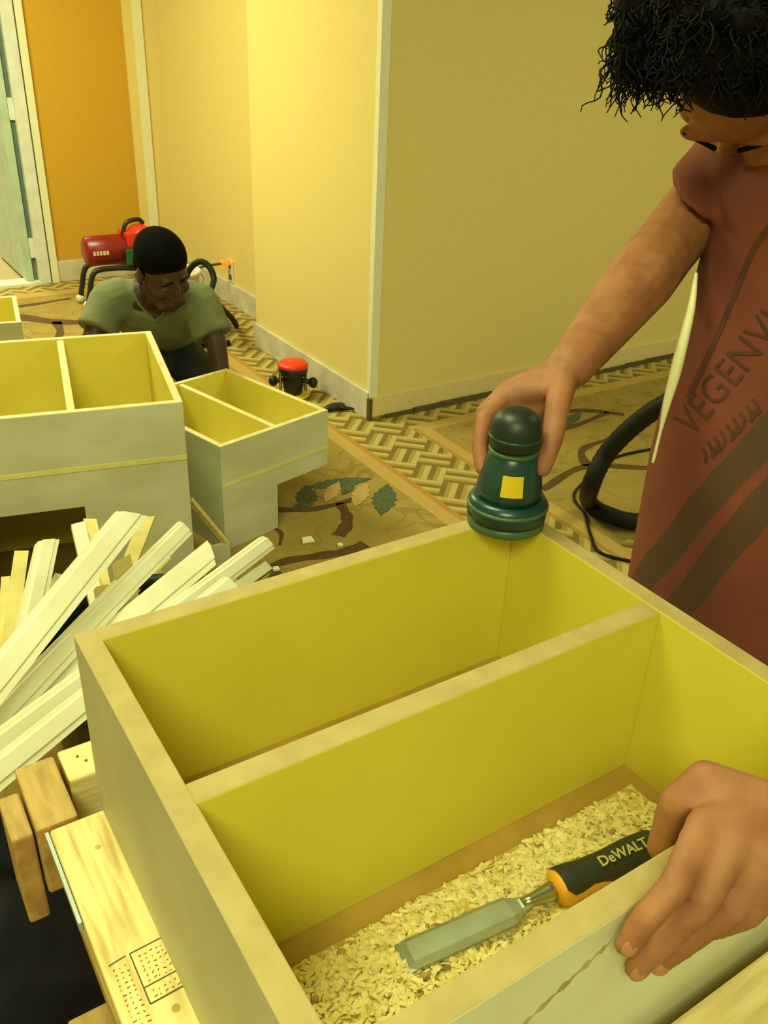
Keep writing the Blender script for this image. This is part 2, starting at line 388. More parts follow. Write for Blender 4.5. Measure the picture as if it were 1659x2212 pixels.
struct('wall_next_room', bx(-2.6, 3.5, 8.0, 8.1, 0, HC), m_wall, 'tan wall of the room beyond the doorway', 'wall')
struct('baseboard_next_room', bx(-2.6, 3.5, 7.98, 8.0, 0, .16), m_trim, 'white baseboard of the room beyond the doorway', 'baseboard')
struct('ceiling_next_room', bx(-2.6, 3.5, 6.03, 8.1, HC, HC+.05), m_ceil, 'ceiling of the room beyond the doorway', 'ceiling')
# carpet motifs: flat tufts a millimetre proud
def ribbon(pts, w0, w1, m, h=.0022):
    P = spline([V((x, y, 0)) for x, y in pts], 8); L, Rr = [], []
    for i, p in enumerate(P):
        d = (P[min(i+1, len(P)-1)]-P[max(i-1, 0)]).normalized(); s = V((-d.y, d.x, 0)); t = i/(len(P)-1)
        w = (w0+(w1-w0)*t)*(1+.14*math.sin(i*.8))/2
        L.append(p+s*w); Rr.append(p-s*w)
    bm = bmesh.new(); z = V((0, 0, h))
    l0 = [bm.verts.new(p+z) for p in L]; r0 = [bm.verts.new(p+z) for p in Rr]; l1 = [bm.verts.new(p) for p in L]; r1 = [bm.verts.new(p) for p in Rr]
    for i in range(len(P)-1):
        bm.faces.new((l0[i], l0[i+1], r0[i+1], r0[i])); bm.faces.new((l1[i], l1[i+1], l0[i+1], l0[i])); bm.faces.new((r0[i], r0[i+1], r1[i+1], r1[i]))
    return obj('carpet_motif', bm, m, floor)
def leaf(cx, cy, a, L, w, m, h=.0026):
    ca, sa = math.cos(a), math.sin(a); top = []; 
    n = 14
    pts = [(L*(k/n-.5), w/2*math.sin(math.pi*k/n)*(1+.18*math.sin(k*2.9))) for k in range(n+1)]+[(L*(k/n-.5), -w/2*math.sin(math.pi*k/n)*(1+.18*math.cos(k*2.6))) for k in range(n-1, 0, -1)]
    bm = bmesh.new(); prism(bm, [(cx+x*ca-y*sa, cy+x*sa+y*ca) for x, y in pts], 0, h); return obj('carpet_motif', bm, m, floor)
ribbon([(1.02, 2.50), (1.16, 2.50), (1.30, 2.43), (1.44, 2.42), (1.52, 2.44)], .040, .018, m_motif_b)
ribbon([(1.42, 2.42), (1.40, 2.34), (1.36, 2.27), (1.30, 2.22)], .030, .050, m_motif_b)
ribbon([(.90, 2.10), (1.05, 2.16), (1.17, 2.14), (1.27, 2.12), (1.35, 2.13)], .030, .045, m_motif_b)
ribbon([(.80, 1.96), (.93, 2.04), (1.02, 2.12)], .05, .03, m_motif_b)
ribbon([(1.10, 2.44), (1.14, 2.34), (1.10, 2.26)], .02, .01, m_motif_b)
leaf(1.34, 2.52, 1.1, .19, .075, m_motif_g); leaf(1.50, 2.56, -.2, .26, .075, m_motif_g); leaf(1.58, 2.37, .9, .25, .085, m_motif_g)
leaf(1.44, 2.51, .75, .17, .055, m_motif_t, .0034); leaf(1.52, 2.44, .8, .20, .06, m_motif_t, .0034); leaf(1.50, 2.50, .6, .10, .035, m_motif_g, .0042)
leaf(1.28, 2.47, .4, .08, .03, m_motif_g, .003)
# far left branch behind the cabinets
ribbon([(.62, 5.05), (.88, 5.25), (1.10, 5.05), (1.30, 4.95), (1.5, 4.85)], .12, .05, m_motif_b)
ribbon([(1.10, 5.05), (1.07, 4.85), (1.0, 4.7)], .05, .03, m_motif_b)
ribbon([(.7, 5.5), (1.0, 5.45), (1.3, 5.5)], .05, .03, m_motif_b)
# field on the right
ribbon([(2.15, 2.15), (2.45, 2.22), (2.75, 2.05), (3.1, 2.1)], .03, .05, m_motif_b)
ribbon([(2.45, 2.22), (2.55, 2.35), (2.75, 2.38)], .04, .02, m_motif_b)
ribbon([(2.25, 2.62), (2.6, 2.55), (2.95, 2.6)], .02, .03, m_motif_b)
ribbon([(2.5, 2.75), (2.85, 2.68), (3.0, 2.55)], .05, .03, m_motif_b)
ribbon([(2.5, 1.92), (2.62, 1.97), (2.78, 1.93)], .05, .02, m_motif_b)
leaf(2.95, 2.42, .2, .28, .05, m_motif_g); leaf(2.75, 2.62, .5, .2, .05, m_motif_g)
for (x, y, s) in ((1.19, 2.24, .022), (1.02, 2.13, .012), (1.27, 2.16, .010)):
    bm = bmesh.new(); prism(bm, [(x-s, y-s*.6), (x+s*.8, y-s), (x+s, y+s*.5), (x-s*.4, y+s*.8)], .003, .009)
    tag(obj('wood_chip', bm, m_strip), 'small pale wood chip on the carpet right of the cabinet leg' if s > .02 else ('tiny pale chip on the carpet nearest the wooden strips' if x < 1.1 else 'tiny pale chip beside the brown carpet branch'), 'wood chip', 'chips on the carpet')

# ------------------------------------------------------------------ foreground box
d = .46; TOPZ = CZ-d
X0, X1, Y0, Y1 = .256*d, 1.325*d, .452*d, 1.402*d; TH = .0195; BOT = TOPZ-.203
wb = thing('wooden_box', 'open yellow wooden box with one divider lying across the lumber', 'box', loc=(X0, Y0, BOT))
def child(o, p):
    o.parent = p; o.matrix_parent_inverse = Matrix.Translation(p.location).inverted(); return o
def panel(name, x0, x1, y0, y1, z0, z1, faces, parent, bevel=.0012):
    """faces: material slots by face direction  {'+z':1,...}"""
    bm = bx(x0, x1, y0, y1, z0, z1)
    bmesh.ops.recalc_face_normals(bm, faces=bm.faces)
    dirs = {'+x': V((1, 0, 0)), '-x': V((-1, 0, 0)), '+y': V((0, 1, 0)), '-y': V((0, -1, 0)), '+z': V((0, 0, 1)), '-z': V((0, 0, -1))}
    for f in bm.faces:
        for k, s in faces.items():
            if f.normal.dot(dirs[k]) > .9: f.material_index = s
    o = obj(name, bm, [m_mdf, m_mdfedge, m_mdfout, m_mdfpale, m_kraft], None, bevel=bevel)
    return child(o, parent)
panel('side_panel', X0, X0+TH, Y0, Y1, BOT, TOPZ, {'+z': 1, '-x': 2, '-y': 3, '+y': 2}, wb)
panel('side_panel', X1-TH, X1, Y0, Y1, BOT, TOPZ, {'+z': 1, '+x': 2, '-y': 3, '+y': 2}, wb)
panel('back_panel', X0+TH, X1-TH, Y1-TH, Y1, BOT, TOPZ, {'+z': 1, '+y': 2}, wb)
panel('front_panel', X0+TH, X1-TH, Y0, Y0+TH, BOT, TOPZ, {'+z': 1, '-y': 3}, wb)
DY0, DY1 = .908*d, .953*d
panel('divider', X0+TH, X1-TH, DY0, DY1, BOT+.012, TOPZ-.0008, {'+z': 1}, wb)
panel('bottom_panel', X0+TH, X1-TH, Y0+TH, Y1-TH, BOT, BOT+.012, {'+z': 4}, wb)
FZ = BOT+.012
bm = bmesh.new(); rr = spline([V((.252, 0, .988)), V((.270, 0, .996)), V((.288, 0, 1.004)), V((.306, 0, 1.012)), V((.318, 0, 1.017))], 8); n_ = len(rr)
up_ = [(p.x, p.z+.0022+.0022*math.sin(i*1.3)*math.sin(i*.37)) for i, p in enumerate(rr)]; dn_ = [(p.x, p.z-.0030-.0018*math.sin(i*.9+1)) for i, p in enumerate(rr)]
prism(bm, up_+dn_[::-1], 0, .0003, Matrix(((1, 0, 0, 0), (0, 0, -1, Y0), (0, 1, 0, 0), (0, 0, 0, 1)))); child(obj('brown_smear', bm, m_smear), wb)
# sawdust bed and shavings
nx, ny = 60, 26; bm = bmesh.new(); grid = []
ax0, ax1, ay0, ay1 = X0+TH+.001, X1-TH-.001, Y0+TH+.001, DY0-.001
for i in range(nx+1):
    row = []
    for j in range(ny+1):
        x = ax0+(ax1-ax0)*i/nx; y = ay0+(ay1-ay0)*j/ny
        e = min(1, max(0, (ay1-y-.022-.012*(x-ax0)/(ax1-ax0)*0)/.02))*min(1, max(0, (ax1-x-.02)/.03))*min(1, max(0, (x-ax0-.004+ max(0,(ay1-.03-y))*1.2)/.03))
        z = FZ+.0006+e*(.006+.005*math.sin(x*47+y*21)*math.sin(y*60-x*13)+.003*rng.random())
        row.append((bm.verts.new((x, y, max(z, FZ+.0005))), e))
    grid.append(row)
for i in range(nx):
    for j in range(ny):
        q4 = (grid[i][j], grid[i+1][j], grid[i+1][j+1], grid[i][j+1])
        if max(t[1] for t in q4) > .02: bm.faces.new([t[0] for t in q4])
bmesh.ops.delete(bm, geom=[v_ for v_ in bm.verts if not v_.link_faces], context='VERTS')
sh = tag(obj('wood_shavings', bm, m_shavbase, smooth=True), 'loose pale wood shavings covering the near compartment floor', 'wood shavings', kind='stuff')
bm = bmesh.new()
for k in range(13000):
    x = ax0+.004+(ax1-ax0-.008)*rng.random(); y = ay0+.004+(ay1-ay0-.03)*rng.random()
    e = min(1, max(0, (ay1-y-.024)/.015))*min(1, max(0, (ax1-x-.018)/.03))
    if rng.random() > e*1.05: continue
    if math.sin(x*61)*math.sin(y*73+x*20) > .55 and rng.random() < .55: continue
    z = FZ+.004+e*(.004+.005*rng.random())
    a = rng.random()*6.283; L = .0022+.0040*rng.random(); w = .0009+.0016*rng.random(); cu = (.3+.9*rng.random())*L
    q = Quaternion((rng.normal(), rng.normal(), 1.2*rng.normal()), rng.normal()*.7); ca, sa = math.cos(a), math.sin(a)
    prev = None
    for s in (-1, -.3, .4, 1):
        c0 = V((s*L, 0, cu*(1-s*s)*.5)); 
        pr = []
        for t in (-w, w):
            p = q @ (c0+V((0, t, 0))); pr.append(bm.verts.new((x+p.x*ca-p.y*sa, y+p.x*sa+p.y*ca, max(z+p.z, FZ+.001))))
        if prev: bm.faces.new((prev[0], pr[0], pr[1], prev[1]))
        prev = pr
fl = obj('shaving_flakes', bm, m_shav, sh); fl['kind'] = 'stuff'
bm = bmesh.new()
for k in range(60):
    x = ax0+.02+(ax1-ax0-.05)*rng.random(); y = ay0+.01+(ay1-ay0-.045)*rng.random(); s = .002+.003*rng.random()
    ell(bm, (x, y, FZ+.013), (s, s*.7, s*.4), seg=6, rings=4)
fl = obj('bark_crumbs', bm, m_pinedark, sh); fl['kind'] = 'stuff'

# ------------------------------------------------------------------ chisel
def plane_pt(px, py, z):
    r = at(px, py, 1)-V((0, 0, CZ)); return V((0, 0, CZ))+r*((z-CZ)/r.z)
ca_ = plane_pt(868, 2068, FZ+.016); cb_ = plane_pt(1412, 1828, FZ+.030)
dz = (cb_-ca_); LCH = dz.length; cd = dz.normalized(); cs = cd.cross(V((0, 0, 1))).normalized(); cu_ = cs.cross(cd)
CM = axes(ca_, cd, -cs, cu_)   # x along the chisel, z up
ch = thing('wood_chisel', 'wide steel wood chisel with black and yellow handle lying in shavings', 'chisel', loc=ca_)
bw = .0135
bm = bmesh.new()
# blade: bevelled section with slanted cutting tip
def bl(x, w, h, hb): return [V((x, -w, 0)), V((x, w, 0)), V((x, w, hb)), V((x, w*.62, h)), V((x, -w*.62, h)), V((x, -w, hb))]
secs = [bl(0, bw, .0012, .0008), bl(.007, bw, .0068, .003), bl(.088, bw*.98, .0072, .0032), bl(.098, bw*.95, .0072, .0034), bl(.108, bw*.55, .006, .004), bl(.116, .0055, .0075, .005)]
loft(bm, [[CM @ (p+V((0, 0, -.004))) for p in s] for s in secs])
child(obj('blade', bm, m_steel), ch)
def rod(prof, seg=18, sq=1.0):
    bm = bmesh.new(); rings = []
    for x, r in prof: rings.append([CM @ V((x, r*math.cos(2*math.pi*k/seg), sq*r*math.sin(2*math.pi*k/seg))) for k in range(seg)])
    return loft(bm, rings)
child(obj('shank', rod([(.110, .0048), (.118, .0052), (.136, .0078), (.146, .0085)]), m_chrome, smooth=True), ch)
HL = LCH+.004
child(obj('handle', rod([(.141, .0105), (.144, .0150), (.150, .0168), (.158, .0160), (.173, .0140), (.193, .0138), (HL-.03, .0155), (HL-.008, .0150), (HL, .0115), (HL+.004, .006)], 22, .9), m_chyel, smooth=True), ch)
# black rubber overmould on the upper side
def shell(prof, a0, a1, n=12, sq=.9, t=.0011):
    bm = bmesh.new(); R = []
    for x, r, w in prof:
        b0, b1 = (a0+a1)/2-(a1-a0)/2*w, (a0+a1)/2+(a1-a0)/2*w
        R.append([bm.verts.new(CM @ V((x, (r+t)*math.cos(b0+(b1-b0)*k/n), sq*(r+t)*math.sin(b0+(b1-b0)*k/n)))) for k in range(n+1)])
    for p, q in zip(R, R[1:]):
        for k in range(n): bm.faces.new((p[k], p[k+1], q[k+1], q[k]))
    return bm
gr = child(obj('rubber_grip', shell([(.1465, .0160, .45), (.152, .0166, .62), (.160, .0158, .64), (.173, .0141, .6), (.183, .0139, .66), (.200, .0141, .95), (HL-.03, .0156, 1.0), (HL-.008, .0151, 1.0), (HL-.003, .0135, .95)], -.25*math.pi, 1.12*math.pi), m_chblk, smooth=True), ch)
th_ = math.radians(100)
nrm = V((0, math.cos(th_), math.sin(th_))); tx = V((1, 0, 0)); ty = nrm.cross(tx)
LM = CM @ axes(V((.209, 0, 0))+V((0, .0168*math.cos(th_), .0153*math.sin(th_)))+nrm*.0002, tx, ty, nrm)
o = lettering('lettering', 'DeWALT', .0125, LM, m_chtxt, None, depth=.0005, bold=.0002); child(o, gr)
# etched marks near the bolster
bm = bmesh.new()
for k in range(6): box(bm, .060+k*.0042, .0628+k*.0042, -bw*.86, -bw*.70, .0001, .0006, CM)
child(obj('etched_mark', bm, m_chtxt), ch)

# ------------------------------------------------------------------ lumber under the box
LZ = BOT
def board(name, label, x0, x1, y0, y1, z0, z1, m, endx=False, group=None, cat='lumber', bev=.003):
    bm = bx(x0, x1, y0, y1, z0, z1); bmesh.ops.recalc_face_normals(bm, faces=bm.faces)
    for f in bm.faces:
        n = f.normal
        if (abs(n.y) > .9 and not endx) or (abs(n.x) > .9 and endx): f.material_index = 1
    return tag(obj(name, bm, [m, m_endgrain], bevel=bev), label, cat, group)
bL = board('lumber_beam', 'pale pine beam with a stamped mark under the left side of the box', .068, .158, -.20, .640, LZ-.038, LZ, m_pine)
bF = board('lumber_beam', 'pale pine beam along the front of the box at the lower right', .30, 1.05, .150, .1935, LZ-.09, .893, m_pinex, True)
bB = board('lumber_beam', 'pine cross beam with two nail holes behind the box', .100, .62, .692, .740, LZ-.09, LZ-.001, m_pinex, True)
bK = board('lumber_block', 'brown lumber block wedged beside the cross beam end', .058, .0965, .646, .738, LZ-.09, LZ-.002, m_pinedark)
bS = board('lumber_offcut', 'brown board end left of the stamped beam', .036, .056, .655, .716, LZ-.13, LZ-.012, m_pinedark)
bU = board('lumber_beam', 'dark under beam beneath the stamped pine beam', .075, .113, -.20, .640, LZ-.13, LZ-.0385, m_pinedark)
bm = bmesh.new()
for (x, y) in ((.117, .722), (.123, .712)): lathe(bm, [(.0016, 0), (.0016, .0004)], 8, Matrix.Translation((x, y, LZ-.0008)))
o = obj('nail_hole', bm, m_ink); o.parent = bB
bm = bmesh.new(); lathe(bm, [(.0022, 0), (.0022, .0004)], 10, Matrix.Translation((.478, .172, .8932))); o = obj('nail_hole', bm, m_ink); o.parent = bF
tag(obj('metal_edge_strip', bx(.0640, .0672, .53, .640, LZ-.012, LZ-.002), m_galv), 'thin pale metal strip along the edge of the stamped beam', 'metal strip')
# stamp: printed boxes and rows of illegible marks
bm = bmesh.new(); zs0, zs1 = LZ, LZ+.0003
def sl(x0, y0, x1, y1, w=.0011):
    a, b = V((x0, y0, 0)), V((x1, y1, 0)); dd = (b-a).normalized(); s = V((-dd.y, dd.x, 0))*w/2
    prism(bm, [(a+s)[:2], (b+s)[:2], (b-s)[:2], (a-s)[:2]], zs0, zs1)
sx0, sx1, sy0, sy1 = .0915, .119, .431, .480
sl(sx0, sy1, sx1, sy1+.001); sl(sx0, sy0, sx0, sy1); sl(sx0, sy0, sx1, sy0+.001, .0014); sl(sx0, sy0+.015, sx1, sy0+.016); sl(.074, sy1-.002, .088, sy1)
for r in range(9):
    for k in range(5):
        x = .096+k*.0046+.001*rng.random(); y = sy0+.004+r*.0049
        if 2 <= r <= 2: continue
        sl(x, y, x+.0024*rng.random()+.0006, y+.003*(rng.random()-.3), .0007)
for r in range(12):
    for k in range(3):
        x = .0755+k*.0048; y = sy0-.012+r*.0048; sl(x, y, x+.0028*rng.random()+.0004, y+.002*(rng.random()-.5), .0008)
o = obj('stamp_print', bm, m_ink); o.parent = bL
bm = bmesh.new(); lathe(bm, [(.0036, 0), (.0036, .0002)], 12, Matrix.Translation((.107, .418, LZ))); lathe(bm, [(.0028, 0), (.0028, .0002)], 12, Matrix.Translation((.101, .598, LZ)))
o = obj('knot', bm, m_pinedark); o.parent = bL
# trestles that carry the beams
def trestle(name, label, y):
    t = thing(name, label, 'sawhorse', loc=(.35, y, 0))
    child(obj('top_rail', bx(.04, .68, y-.02, y+.02, LZ-.225, LZ-.131), m_pinedark, bevel=.003), t)
    for x in (.36, .60):
        for s in (-1, 1):
            bm = bmesh.new(); tube(bm, [(x, y+s*.02, LZ-.14), (x, y+s*.20, 0)], .024, 4); child(obj('leg', bm, m_pinedark), t)
trestle('sawhorse', 'wooden sawhorse hidden under the far side of the box', .52)
trestle('sawhorse', 'wooden sawhorse hidden under the near side of the box', .05)
board('lumber_beam', 'support beam under the right side of the box', .54, .60, -.05, .655, LZ-.13, LZ-.091, m_pinedark)

# ------------------------------------------------------------------ cabinets
def carcass(name, label, fr, u, v, w, dep, h, divs, cut, line, mats):
    """open topped board cabinet; origin = front left floor corner, cut=(x0,x1,z) opening in the front board"""
    M = axes(V((fr[0], fr[1], 0)), u, v, (0, 0, 1)); t = .019
    T = thing(name, label, 'cabinet', loc=M.translation)
    mi = mats
    def part(nm, x0, x1, y0, y1, z0, z1):
        bm = bx(x0, x1, y0, y1, z0, z1); bmesh.ops.recalc_face_normals(bm, faces=bm.faces)
        for f in bm.faces:
            n = f.normal; c = f.calc_center_median()
            if n.z > .9: f.material_index = 2
            elif (n.x > .9 and abs(c.x-w) < .001) or (n.x < -.9 and abs(c.x) < .001) or (n.y < -.9 and abs(c.y) < .001) or (n.y > .9 and abs(c.y-dep) < .001): f.material_index = 1
        bmesh.ops.transform(bm, matrix=M, verts=bm.verts)
        return child(obj(nm, bm, mi, bevel=.0015), T)
    x0, x1, zc = cut
    # front board with the foot opening, built as one outline
    poly = [(0, h), (w, h)]
    poly += ([(w, zc)] if x1 >= w else [(w, 0), (x1, 0), (x1, zc)])
    poly += ([(0, zc)] if x0 <= 0 else [(x0, zc), (x0, 0), (0, 0)])
    bm = bmesh.new(); PM = M @ Matrix(((1, 0, 0, 0), (0, 0, 1, 0), (0, 1, 0, 0), (0, 0, 0, 1)))
    prism(bm, poly, 0, t, PM); bmesh.ops.recalc_face_normals(bm, faces=bm.faces)
    for f in bm.faces:
        if f.normal.z > .9: f.material_index = 2
        elif f.normal.dot(V(v)) < .9: f.material_index = 1
    front = child(obj('front_panel', bm, mi, bevel=.0015), T)
    part('back_panel', 0, w, dep-t, dep, 0, h)
    part('side_panel', 0, t, t, dep-t, (0 if x0 > 0 else zc), h); part('side_panel', w-t, w, t, dep-t, (0 if x1 < w else zc), h)
    for xd in divs: part('divider', xd-t/2, xd+t/2, t, dep-t, zc+.02, h-.004)
    part('bottom_panel', t, w-t, t, dep-t, max(zc+.002, h-.30), max(zc+.002, h-.30)+.018)
    bm = bx(0, w, -.0012, 0, line-.008, line+.004, M=M); child(obj('joint_line', bm, m_line), T)
    return T
u1, v1 = V((.978, -.21, 0)), V((.21, .978, 0)); fr1 = V((.702, 1.968, 0)); w1 = .80
carcass('cabinet_carcass', 'large pale open-topped cabinet carcass at left with foot opening', fr1-u1*w1, u1, v1, w1, .60, .68, [w1-.262, w1-.525], (.22, w1-.262, .425), .532, [m_cabin, m_cabout, m_cabrim])
u2, v2 = V((.968, .25, 0)), V((-.25, .968, 0)); fr2 = V((.93, 2.31, 0))
carcass('cabinet_carcass', 'smaller pale open-topped cabinet carcass right of the large one', fr2, u2, v2, .455, .55, .371, [.235], (.225, .455, .165), .236, [m_cabin, m_cabout, m_cabrim])
# back foot so the overhanging side stands
carcass('cabinet_carcass', 'yellow cabinet carcass corner far behind the large one at left edge', V((.12, 3.86, 0)), V((.985, -.17, 0)), V((.17, .985, 0)), .57, .42, .40, [.28], (.1, .4, .12), .26, [m_cabin, m_cabout, m_cabrim])
# small frame wedged between the two cabinets
tf = thing('offcut_crate', 'small raw wooden crate side leaning in the gap between the two cabinets', 'crate', loc=(.86, 2.24, 0))
bm = bmesh.new(); tube(bm, [(.795, 2.235, .26), (.905, 2.245, .075)], .011, 4); child(obj('diagonal_rail', bm, m_stripy), tf)
child(obj('lower_board', bx(.775, .915, 2.235, 2.25, 0, .075), m_cabout), tf)
bm = bmesh.new(); tube(bm, [(.79, 2.245, .0), (.79, 2.245, .26)], .010, 4); child(obj('upright', bm, m_cabout), tf)

# ------------------------------------------------------------------ bin and strips
bn = thing('trash_bin', 'round dark plastic bin full of wooden strips left of the box', 'bin', loc=(.37, 1.29, 0))
BM = Matrix.Translation((.37, 1.29, 0)); bm = bmesh.new()
lathe(bm, [(.155, 0), (.196, .505), (.204, .513), (.204, .531), (.190, .531), (.188, .515), (.150, .02)], 40, BM)
child(obj('tub', bm, m_bin, smooth=True), bn)
bm = bmesh.new(); lathe(bm, [(.197, .485), (.210, .485), (.210, .499), (.197, .499)], 40, BM, True); child(obj('rim_band', bm, m_bin, smooth=True), bn)
def strip(p0, p1, w, t, m, label, roll=0., cut=.6, prof=0, ext=0.):
    """moulding strip from p0 (lower) to p1 (upper, mitred end)"""
    a, b = V(p0), V(p1); dd = (b-a).normalized(); a = a-dd*ext
    toC = (V((0, 0, CZ))-b).normalized(); n = (toC-dd*toC.dot(dd)).normalized()
    n = Quaternion(dd, roll) @ n; s = dd.cross(n)
    L = (b-a).length; bm = bmesh.new()
    if prof == 0: sec = [(-w/2, -t/2), (w/2, -t/2), (w/2, t/2*.55), (w*.30, t/2*.62), (w*.24, t/2), (-w*.30, t/2), (-w*.36, t/2*.6), (-w/2, t/2*.5)]
    else: sec = [(-w/2, -t/2), (w/2, -t/2), (w/2, t/2), (-w/2, t/2)]
    q = lambda e, x, y: (b if e else a)+s*x+n*y+dd*(cut*x if e else 0)
    loft(bm, [[q(0, x, y) for x, y in sec], [q(1, x, y) for x, y in sec]])
    return tag(obj('wooden_strip', bm, m), label, 'wooden strip', 'wooden strips piled in the bin')
ST = [ # lower px, D, upper px, D, width, thick, material, label, roll, cut, prof
 ((-60, 1535), 1.22, (283, 1112), 1.62, .050, .016, m_strip, 'widest white moulding strip crossing the top of the pile with pointed mitred end', .12, .9, 0),
 ((-60, 1615), 1.24, (268, 1268), 1.60, .042, .016, m_strip, 'white moulding strip just below the widest one in the pile', .1, .3, 0),
 ((-60, 1625), 1.27, (455, 1196), 1.79, .050, .018, m_strip, 'long moulding strip with angled raw end reaching past the box corner', -.15, -.7, 0),
 ((-60, 1650), 1.20, (578, 1172), 1.86, .036, .018, m_strip, 'long white strip whose tip points to the carpet leaf motif', .25, .4, 0),
 ((-60, 1715), 1.10, (500, 1262), 1.66, .040, .016, m_strip, 'white strip along the lower edge of the pile behind the box corner', .1, .3, 0),
 ((120, 1420), 1.42, (400, 1140), 1.78, .036, .012, m_strip, 'white strip tip standing right of the widest strip against the cabinet', .3, .25, 0),
 ((300, 1420), 1.60, (578, 1222), 1.90, .022, .012, m_strip, 'narrow white strip tip under the longest one near the box rim', 0, .2, 1),
 ((8, 1470), 1.50, (46, 1195), 1.74, .026, .014, m_stripy, 'tan upright strip second from the left edge', 0, .2, 1),
 ((42, 1450), 1.46, (103, 1170), 1.70, .040, .018, m_strip, 'pale upright strip with slanted top left of the widest strip', .4, .8, 0),
 ((-2, 1480), 1.50, (12, 1250), 1.70, .016, .012, m_stripy, 'thin tan upright strip at the left edge', 0, .2, 1),
 ((215, 1330), 1.62, (168, 1134), 1.80, .027, .012, m_strip, 'short white strip leaning left behind the widest strip', .2, .3, 1),
 ((235, 1310), 1.66, (196, 1124), 1.84, .026, .010, m_stripy, 'raw tan strip leaning left behind the widest strip', -.2, -.6, 1),
 ((262, 1262), 1.68, (318, 1120), 1.84, .028, .010, m_stripy, 'raw tan strip tip just right of the widest strip point', -.2, .5, 1),
 ((300, 1400), 1.60, (262, 1208), 1.66, .034, .014, m_stripy, 'short olive strip upright in the middle of the bin', .5, .5, 1),
 ((240, 1400), 1.52, (218, 1268), 1.58, .024, .012, m_stripy, 'short raw strip upright nearest the box corner', .5, .3, 1),
 ((250, 1290), 1.70, (345, 1192), 1.86, .052, .010, m_stripy, 'broad raw strip end behind the upright olive strip', 0, .2, 1),
 ((330, 1330), 1.72, (440, 1245), 1.88, .024, .012, m_stripy, 'yellow narrow strip between the two long strips', 0, .3, 1),
 ((420, 1330), 1.72, (500, 1245), 1.86, .030, .010, m_stripy, 'short yellow strip below the longest strip beside the rim', .2, .1, 1),
 ((70, 1360), 1.58, (128, 1245), 1.74, .020, .012, m_strip, 'small pale strip inside the dark bin rim', 0, .2, 1),
 ((300, 1280), 1.80, (350, 1238), 1.88, .016, .010, m_strip, 'small pale strip lying at the back of the dark bin rim', 0, .2, 1),
]
for lo, d0, hi, d1_, w, t, m, lab, ro, cu, pf in ST:
    strip(at(lo[0], lo[1], d0), at(hi[0], hi[1], d1_), w, t, m, lab, ro, cu, pf, ext=.06 if lo[0] < 0 else 0)

# black bag heap on the floor at the lower left
bm = bmesh.new(); ell(bm, (-.04, .85, .26), (.21, .22, .27)); ell(bm, (-.24, .62, .20), (.22, .28, .20)); ell(bm, (-.22, .95, .2), (.22, .22, .2)); ell(bm, (.02, .78, .14), (.2, .2, .14)); ell(bm, (.0, 1.04, .24), (.16, .13, .25)); cap(bm, (-.10, .80, .50), (-.14, .80, .60), .05, .03)
bag = tag(fuse('garbage_bag', bm, m_bag, None, .012, 3), 'black plastic garbage bag in shadow at the lower left', 'garbage bag')
for vtx in bag.data.vertices:
    c = vtx.co; k = .012*math.sin(c.x*43+c.z*31)*math.sin(c.y*39+c.z*17); vtx.co = c+V((k, k, k*.5)); vtx.co.z = max(vtx.co.z, .001)

# ------------------------------------------------------------------ sander
SX, SY = .5705, .619
sd = thing('random_orbit_sander', 'teal palm sander with yellow square label on the box rim', 'sander', loc=(SX, SY, TOPZ))
tilt = Matrix.Rotation(math.radians(6), 4, RT) 
SM = Matrix.Translation((SX, SY, TOPZ+.0005)) @ Matrix.Diagonal((.90, .90, .96, 1))
def sp_(name, prof, m, seg=36, smooth=True, parent=sd):
    bm = bmesh.new(); lathe(bm, prof, seg, SM); return child(obj(name, bm, m, smooth=smooth), parent)
sp_('sanding_pad', [(.044, 0), (.046, .002), (.046, .009), (.042, .011)], m_tealclr)
sp_('dust_skirt', [(.040, .0105), (.047, .013), (.047, .027), (.044, .034), (.038, .036)], m_teal)
sp_('skirt_ring', [(.0455, .0235), (.0485, .0245), (.0485, .0275), (.0455, .0285)], m_tealclr)
body = sp_('motor_body', [(.038, .034), (.0385, .045), (.036, .062), (.031, .078), (.0285, .087), (.026, .089)], m_teal)
sp_('neck_ring', [(.0275, .087), (.0290, .089), (.0290, .0915), (.0270, .0925)], m_tealclr)
sp_('top_grip', [(.024, .091), (.0285, .096), (.0300, .106), (.0295, .117), (.026, .127), (.018, .134), (.008, .1365)], m_tealdk)
sp_('grip_stripe', [(.0290, .1045), (.0308, .1055), (.0308, .1080), (.0290, .109)], m_teal)
# label faces the viewer's side
fdir = V((-.545, -.80, 0)).normalized(); fdir = (fdir+V((RT.x, RT.y, 0))*-.05).normalized()
ang = math.atan2(fdir.y, fdir.x); bm = bmesh.new(); R = []
for i in range(7):
    z = .049+.024*i/6; r = .0392-(z-.045)*.155
    R.append([bm.verts.new(SM @ V(((r)*math.cos(ang+a), (r)*math.sin(ang+a), z))) for a in [-.34+.68*k/8 for k in range(9)]])
for p, q in zip(R, R[1:]):
    for k in range(8): bm.faces.new((p[k], p[k+1], q[k+1], q[k]))
child(obj('label', bm, m_yel, smooth=True), body)
# dust port at the back
bm = bmesh.new(); bk = -fdir; tube(bm, [V((SX, SY, TOPZ+.026))+bk*.035, V((SX, SY, TOPZ+.036))+bk*.085], .015, 14); child(obj('dust_port', bm, m_tealdk, smooth=True), sd)

